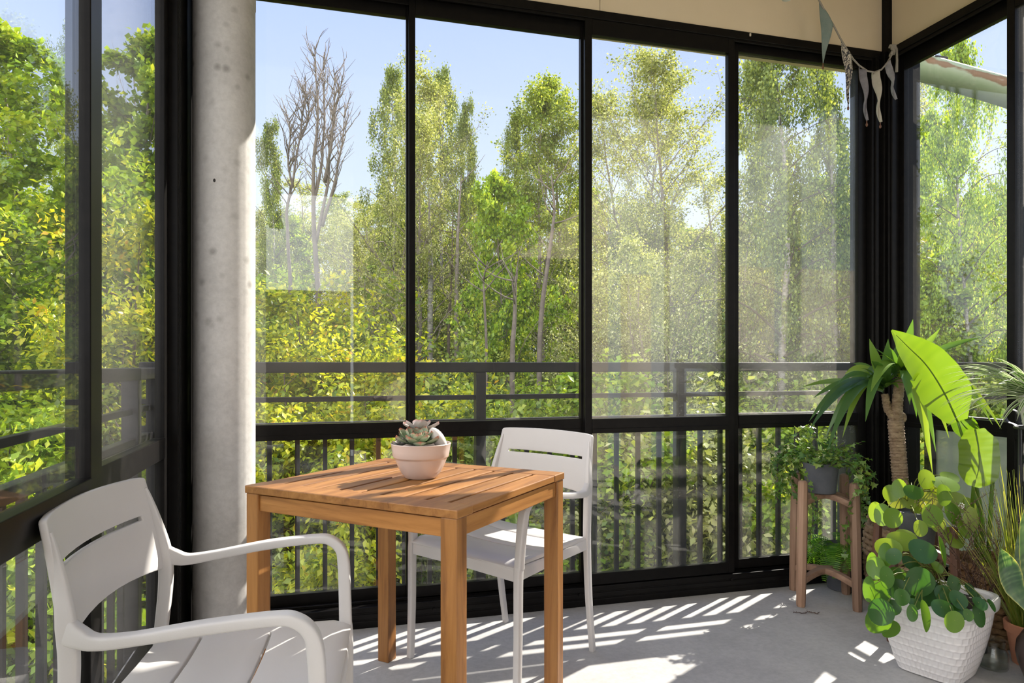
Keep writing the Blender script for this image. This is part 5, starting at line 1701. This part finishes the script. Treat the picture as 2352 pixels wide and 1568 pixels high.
# wide window, first pane
T('birch2', 625, 19.0, 285, 'dark green birch right beside the column in the first wide pane', wx=.75)
0 and T('bare2', 690, 13.5, 205, 'crooked bare tree left of the tall bare one', wx=.9, rz=1.0)
0 and T('bare1', 735, 13.0, 92, 'tall bare tree standing alone against the sky', wx=1.05)
T('yellow1', 720, 7.4, 690, 'orange-tinged yellow-green young maple under the bare trees', wx=1.15)
T('yellow1', 640, 6.6, 790, 'yellow-green young maple next to the column, behind the railing', wx=1.0)
T('yellow1', 800, 7.0, 850, 'yellow-green young maple behind the railing, left of the succulent bowl', wx=1.0)
T('pale2', 760, 24.0, 430, 'pale tree far behind the bare trees', wx=1.3)
T('maple2', 640, 22.0, 500, 'green tree far behind the bare trees', wx=1.2)
T('pale1', 880, 16.0, 205, 'tall pale tree left of the first dark mullion', wx=.95)
T('birch1', 915, 19.0, 150, 'tall birch rising behind the first dark mullion', wx=.75)
# second pane
T('birch1', 1005, 18.0, 152, 'tall birch with the highest crown in the second wide pane', wx=.72)
T('pale1', 985, 15.0, 300, 'pale yellow-green tree in front of the tall birch', wx=.8)
T('birch2', 1070, 17.5, 235, 'drooping dark birch right of the tallest birch', wx=.55)
T('birch2', 1165, 17.0, 262, 'drooping dark birch leaning into the sky gap of the second pane', wx=.6)
T('maple1', 1165, 12.5, 428, 'bright green maple in the middle of the second pane', wx=.62)
T('aspen2', 1250, 15.0, 205, 'tall aspen with a bent grey trunk in the second pane', wx=.8, rz=2.0)
T('aspen1', 1310, 16.0, 182, 'tall pale aspen beside the middle mullion', wx=.9)
T('yellow2', 1060, 20.0, 470, 'yellow-green tree in the depth between the birches', wx=1.1)
T('maple2', 940, 20.0, 460, 'green tree in the depth behind the first mullion', wx=1.2)
# third pane
T('pale1', 1400, 14.5, 178, 'pale airy tree just right of the middle mullion', wx=.95)
T('pale2', 1480, 10.0, 500, 'white-flecked blossoming tree in front in the third wide pane', wx=.95)
T('pale1', 1500, 16.0, 230, 'thin airy tree in the middle of the third pane', wx=.9)
T('pale1', 1600, 14.0, 165, 'spreading pale tree with bare twigs at the top of the third pane', wx=1.0)
T('pale2', 1620, 11.0, 480, 'blossoming pale tree left of the double mullion', wx=.9)
T('pale2', 1390, 11.5, 560, 'blossoming pale tree low beside the middle mullion', wx=.85)
# fourth pane
T('birch1', 1815, 10.5, 30, 'big birch with a black and white trunk filling the hazy pane', wx=1.0)
T('birch2', 1930, 12.0, 60, 'drooping birch in front of the corner post', wx=.75)
T('birch2', 1720, 13.0, 100, 'birch half hidden behind the double mullion', wx=.8)
T('pale2', 1760, 15.0, 380, 'pale tree behind the big birch in the hazy pane', wx=1.2)
T('maple2', 1900, 16.0, 420, 'green tree behind the big birch, near the corner', wx=1.2)
# right window
T('pale1', 2100, 15.0, 150, 'airy pale tree right of the corner post under the drain pipe', wx=.8)
T('birch3', 2285, 9.5, 70, 'birch with bright green leaves right of the drain pipe bend', wx=.62)
T('birch3', 2225, 11.0, 230, 'leafy birch under the drain pipe in the right window', wx=.8)
T('yellow2', 2080, 13.0, 420, 'bright yellow-green tree right behind the corner post', wx=1.1)
T('aspen2', 2350, 11.0, 200, 'leafy tree at the right edge of the picture', wx=.9)
T('maple2', 2180, 10.0, 600, 'bright green tree low behind the yucca in the right window', wx=1.1)
# the forest behind: rows of trees nothing tells apart
rv = random.Random(77)
deep = [('pale1', 'pale leafy tree deep in the forest on the slope'), ('aspen1', 'green leafy tree deep in the forest on the slope'), ('birch1', 'dark birch deep in the forest on the slope'), ('maple2', 'bright green tree deep in the forest on the slope'), ('pale2', 'pale leafy tree deep in the forest on the slope'), ('aspen2', 'green leafy tree deep in the forest on the slope')]
for row, (dist, y0, y1, step) in enumerate(((22, 430, 560, 105), (29, 440, 540, 120), (38, 470, 540, 150))):
    px = -260 + rv.uniform(0, 60)
    while px < 2600:
        key, lab = deep[rv.randint(0, 5)]
        T(key, px, dist * rv.uniform(.92, 1.08), rv.uniform(y0, y1), lab, 'forest trees in the background: ' + lab.split(' deep')[0], wx=rv.uniform(1.0, 1.3))
        px += step * rv.uniform(.8, 1.2)
ud = [('bush1', 'green bush in the undergrowth below the balcony'), ('bush2', 'bright green bush in the undergrowth below the balcony'), ('bush3', 'pale bush in the undergrowth below the balcony')]
for dist, y0, y1, step in ((7.6, 960, 1080, 150), (9.6, 860, 960, 140), (12.5, 740, 860, 125), (16.5, 640, 760, 130)):
    px = 420 + rv.uniform(0, 60)
    while px < 2480:
        key, lab = ud[(2 if (1350 < px < 1700 and rv.random() < .6) else rv.randint(0, 1))]
        T(key, px, dist * rv.uniform(.93, 1.07), rv.uniform(y0, y1), lab, 'undergrowth: ' + lab.split(' in the')[0] + 'es', wx=rv.uniform(.95, 1.25))
        px += step * rv.uniform(.85, 1.2)
for dist, y0, y1, step in ((10.5, 760, 900, 150), (14, 640, 760, 150)):
    px = -200
    while px < 420:
        key, lab = ud[rv.randint(0, 1)]
        T(key, px, dist, rv.uniform(y0, y1), lab, 'undergrowth: ' + lab.split(' in the')[0] + 'es', wx=1.2)
        px += step


# bare trunks standing between the leaves
def trunk_at(pxs, dist, label, r=.07, mat=W_DEAD, name='tree_trunk'):
    pts = [at(x, y, dist) for x, y in pxs]
    b = pts[0].copy(); b.z = ground_z(b.x, b.y) - .1
    pts = [b] + pts
    sm = []
    for i in range(len(pts) - 1):
        for k_ in range(6): sm.append(pts[i].lerp(pts[i + 1], k_ / 6))
    sm.append(pts[-1])
    for _ in range(3): sm = [sm[0]] + [(sm[i - 1] + sm[i] * 2 + sm[i + 1]) / 4 for i in range(1, len(sm) - 1)] + [sm[-1]]
    o = empty(name, b); tag(o, label, 'tree trunk')
    m = MB(); n = len(sm)
    m.tint = 1.0; m.tube([p - b for p in sm], [r * .7 * (1 - .85 * (i / n) ** 2) for i in range(n)], 9)
    rr = random.Random(int(pxs[0][0]))
    m.build('trunk', mat, o, smooth=True)
    m = MB()
    for i in range(7):
        j = rr.randint(n // 2, n - 2); p = sm[j] - b; a = rr.uniform(0, 6.28); q = [p]
        d = Vector((math.cos(a), math.sin(a), rr.uniform(0, .9))).normalized()
        for k_ in range(5): d = (d + Vector((rr.uniform(-.3, .3), rr.uniform(-.3, .3), rr.uniform(-.1, .3)))).normalized(); q.append(q[-1] + d * .16)
        m.tube(q, [.014, .011, .009, .007, .005, .003], 4)
    m.build('branches', mat, o, smooth=True)


trunk_at([(1176, 800), (1182, 740), (1183, 680), (1187, 612)], 9.5, 'pale broken dead trunk in the second wide pane', .055)
trunk_at([(1238, 800), (1246, 690), (1262, 580), (1275, 480), (1266, 400)], 10.5, 'long bent grey trunk right of the broken dead trunk', .06)
trunk_at([(1118, 800), (1113, 700), (1110, 640), (1120, 600)], 9.8, 'thin crooked dead stem left of the broken dead trunk', .03)
trunk_at([(988, 700), (990, 600), (987, 540), (985, 440)], 14.5, 'white birch trunk right of the first mullion', .09, W_BIRCH)
trunk_at([(1048, 740), (1050, 600), (1052, 520), (1060, 400)], 14.5, 'straight grey trunk in the second wide pane', .075, W_GREY)
trunk_at([(1030, 740), (1038, 640), (1040, 480)], 14.8, 'dark slim trunk beside the straight grey one', .05, W_DARK)
0 and trunk_at([(808, 760), (815, 650), (832, 560), (826, 430), (830, 340)], 11.0, 'slim dark trunk in the first wide pane left of the mullion', .045, W_GREY)
0 and trunk_at([(1840, 760), (1836, 620), (1828, 480), (1820, 350)], 9.6, 'dark lower birch trunk in the hazy pane', .085, W_BIRCH)
trunk_at([(1560, 1200), (1558, 1020), (1562, 900)], 8.8, 'grey trunk behind the railing post of the third pane', .06, W_GREY)

def bare_tree(stems, dist, label, seed, r=.055):
    rr = random.Random(seed)
    b = at(stems[0][0][0], stems[0][0][1], dist); b.z = ground_z(b.x, b.y) - .1
    o = empty('bare_tree', b); tag(o, label, 'tree')
    tr_ = MB(); tw_ = MB()
    for k_, st in enumerate(stems):
        dd = dist + (0 if k_ == 0 else rr.uniform(-.5, .5))
        P = [at(x, y, dist + (dd - dist) * i / (len(st) - 1)) for i, (x, y) in enumerate(st)]
        if k_ == 0: P = [b.copy()] + P
        sm = []
        for i in range(len(P) - 1):
            for q in range(6): sm.append(P[i].lerp(P[i + 1], q / 6) + Vector((rr.uniform(-.02, .02), rr.uniform(-.02, .02), 0)))
        sm.append(P[-1])
        for _ in range(2): sm = [sm[0]] + [(sm[i - 1] + sm[i] * 2 + sm[i + 1]) / 4 for i in range(1, len(sm) - 1)] + [sm[-1]]
        n = len(sm); r0 = r if k_ == 0 else r * .55
        tr_.tube([p - b for p in sm], [max(.007, r0 * (1 - .9 * i / n)) for i in range(n)], 7)
        for i in range(int(n * (.45 if k_ == 0 else .25)), n - 1):
            for _ in range(2 if rr.random() < .55 else 1):
                a = rr.uniform(0, 6.28); d = Vector((math.cos(a) * .55, math.sin(a) * .55, rr.uniform(.5, 1.2))).normalized()
                c = sm[i] - b; q = [c]; L_ = rr.uniform(.25, .9) * (1.2 - .6 * i / n); m_ = 6
                for j in range(m_):
                    d = (d + Vector((rr.uniform(-.25, .25), rr.uniform(-.25, .25), rr.uniform(-.08, .25)))).normalized(); c = c + d * L_ / m_; q.append(c)
                    if rr.random() < .5: tw_.tube([c, c + (d + Vector((rr.uniform(-.8, .8), rr.uniform(-.8, .8), rr.uniform(-.2, .5)))) * L_ * .3], [.0045, .0025], 3)
                tw_.tube(q, [.011 - .0013 * j for j in range(m_ + 1)], 4)
    tr_.build('stems', W_DEAD, o, smooth=True); tw_.build('twigs', W_DEAD, o, smooth=True)


bare_tree([[(733, 700), (722, 560), (718, 460), (722, 360), (731, 265), (727, 180), (722, 105)], [(720, 470), (740, 380), (746, 280), (742, 200), (745, 120)], [(724, 560), (752, 430), (757, 320), (772, 240), (790, 165)], [(738, 520), (770, 420), (787, 330), (793, 240)], [(745, 420), (762, 330), (768, 230), (766, 160)]],
          12.6, 'tall many-stemmed bare tree standing alone against the sky', 4, .06)
bare_tree([[(668, 720), (664, 600), (657, 480), (672, 420), (688, 320), (697, 260), (690, 190)], [(672, 430), (660, 380), (668, 300), (655, 250)], [(690, 320), (710, 270), (706, 210)]], 12.9, 'crooked bare tree left of the tall bare one', 6, .045)
# grass and fallen sticks on the slope at the lower left
rg = np.random.default_rng(5); n = 16000
ang = rg.uniform(R(62), R(128), n); rad = rg.uniform(4.0, 12.0, n)
gx, gy = np.cos(ang) * rad, np.sin(ang) * rad
gz = np.array([ground_z(x, y) for x, y in zip(gx, gy)])
P_ = np.stack([gx, gy, gz], 1); D_ = rg.normal(0, .45, (n, 3)); D_[:, 2] = 1
v, t = leaf_mesh(P_, D_, rg.normal(0, 1, (n, 3)), rg.uniform(.12, .38, n), .09, np.clip(rg.normal(.55, .22, n), 0, 1))
b = np.arange(n)[:, None] * 4
me = np_mesh('slope_grass', v, np.concatenate([b + np.array([[0, 1, 2]]), b + np.array([[0, 2, 3]])], 0), np.repeat(t, 4))
me.materials.append(G_MAPLE)
o = bpy.data.objects.new('slope_grass', me); COL.objects.link(o)
tag(o, 'wild green grass growing on the slope below the balcony', 'grass', kind='stuff')
rv = random.Random(8)
for i in range(7):
    p = at(rv.uniform(20, 330), HY, rv.uniform(7.2, 8.6)); p.z = ground_z(p.x, p.y) + .10
    a = rv.uniform(-.5, .5); Lg = rv.uniform(.6, 1.6)
    q = [Vector((math.cos(a) * Lg * k_ / 6, math.sin(a) * Lg * k_ / 6, rv.uniform(-.03, .07) + .02 * k_)) for k_ in range(7)]
    m = MB(); m.tube(q, [.022 - .0025 * k_ for k_ in range(7)], 6)
    for k_ in range(8):
        s_ = q[rv.randint(1, 5)]; m.tube([s_, s_ + Vector((rv.uniform(-.2, .35), rv.uniform(-.25, .25), rv.uniform(.0, .2)))], [.008, .003], 4)
    tag(m.build('fallen_branch', W_DEAD, None, smooth=True, loc=p), 'dead fallen branch lying in the grass below the left railing', 'branch', 'fallen branches at the lower left')
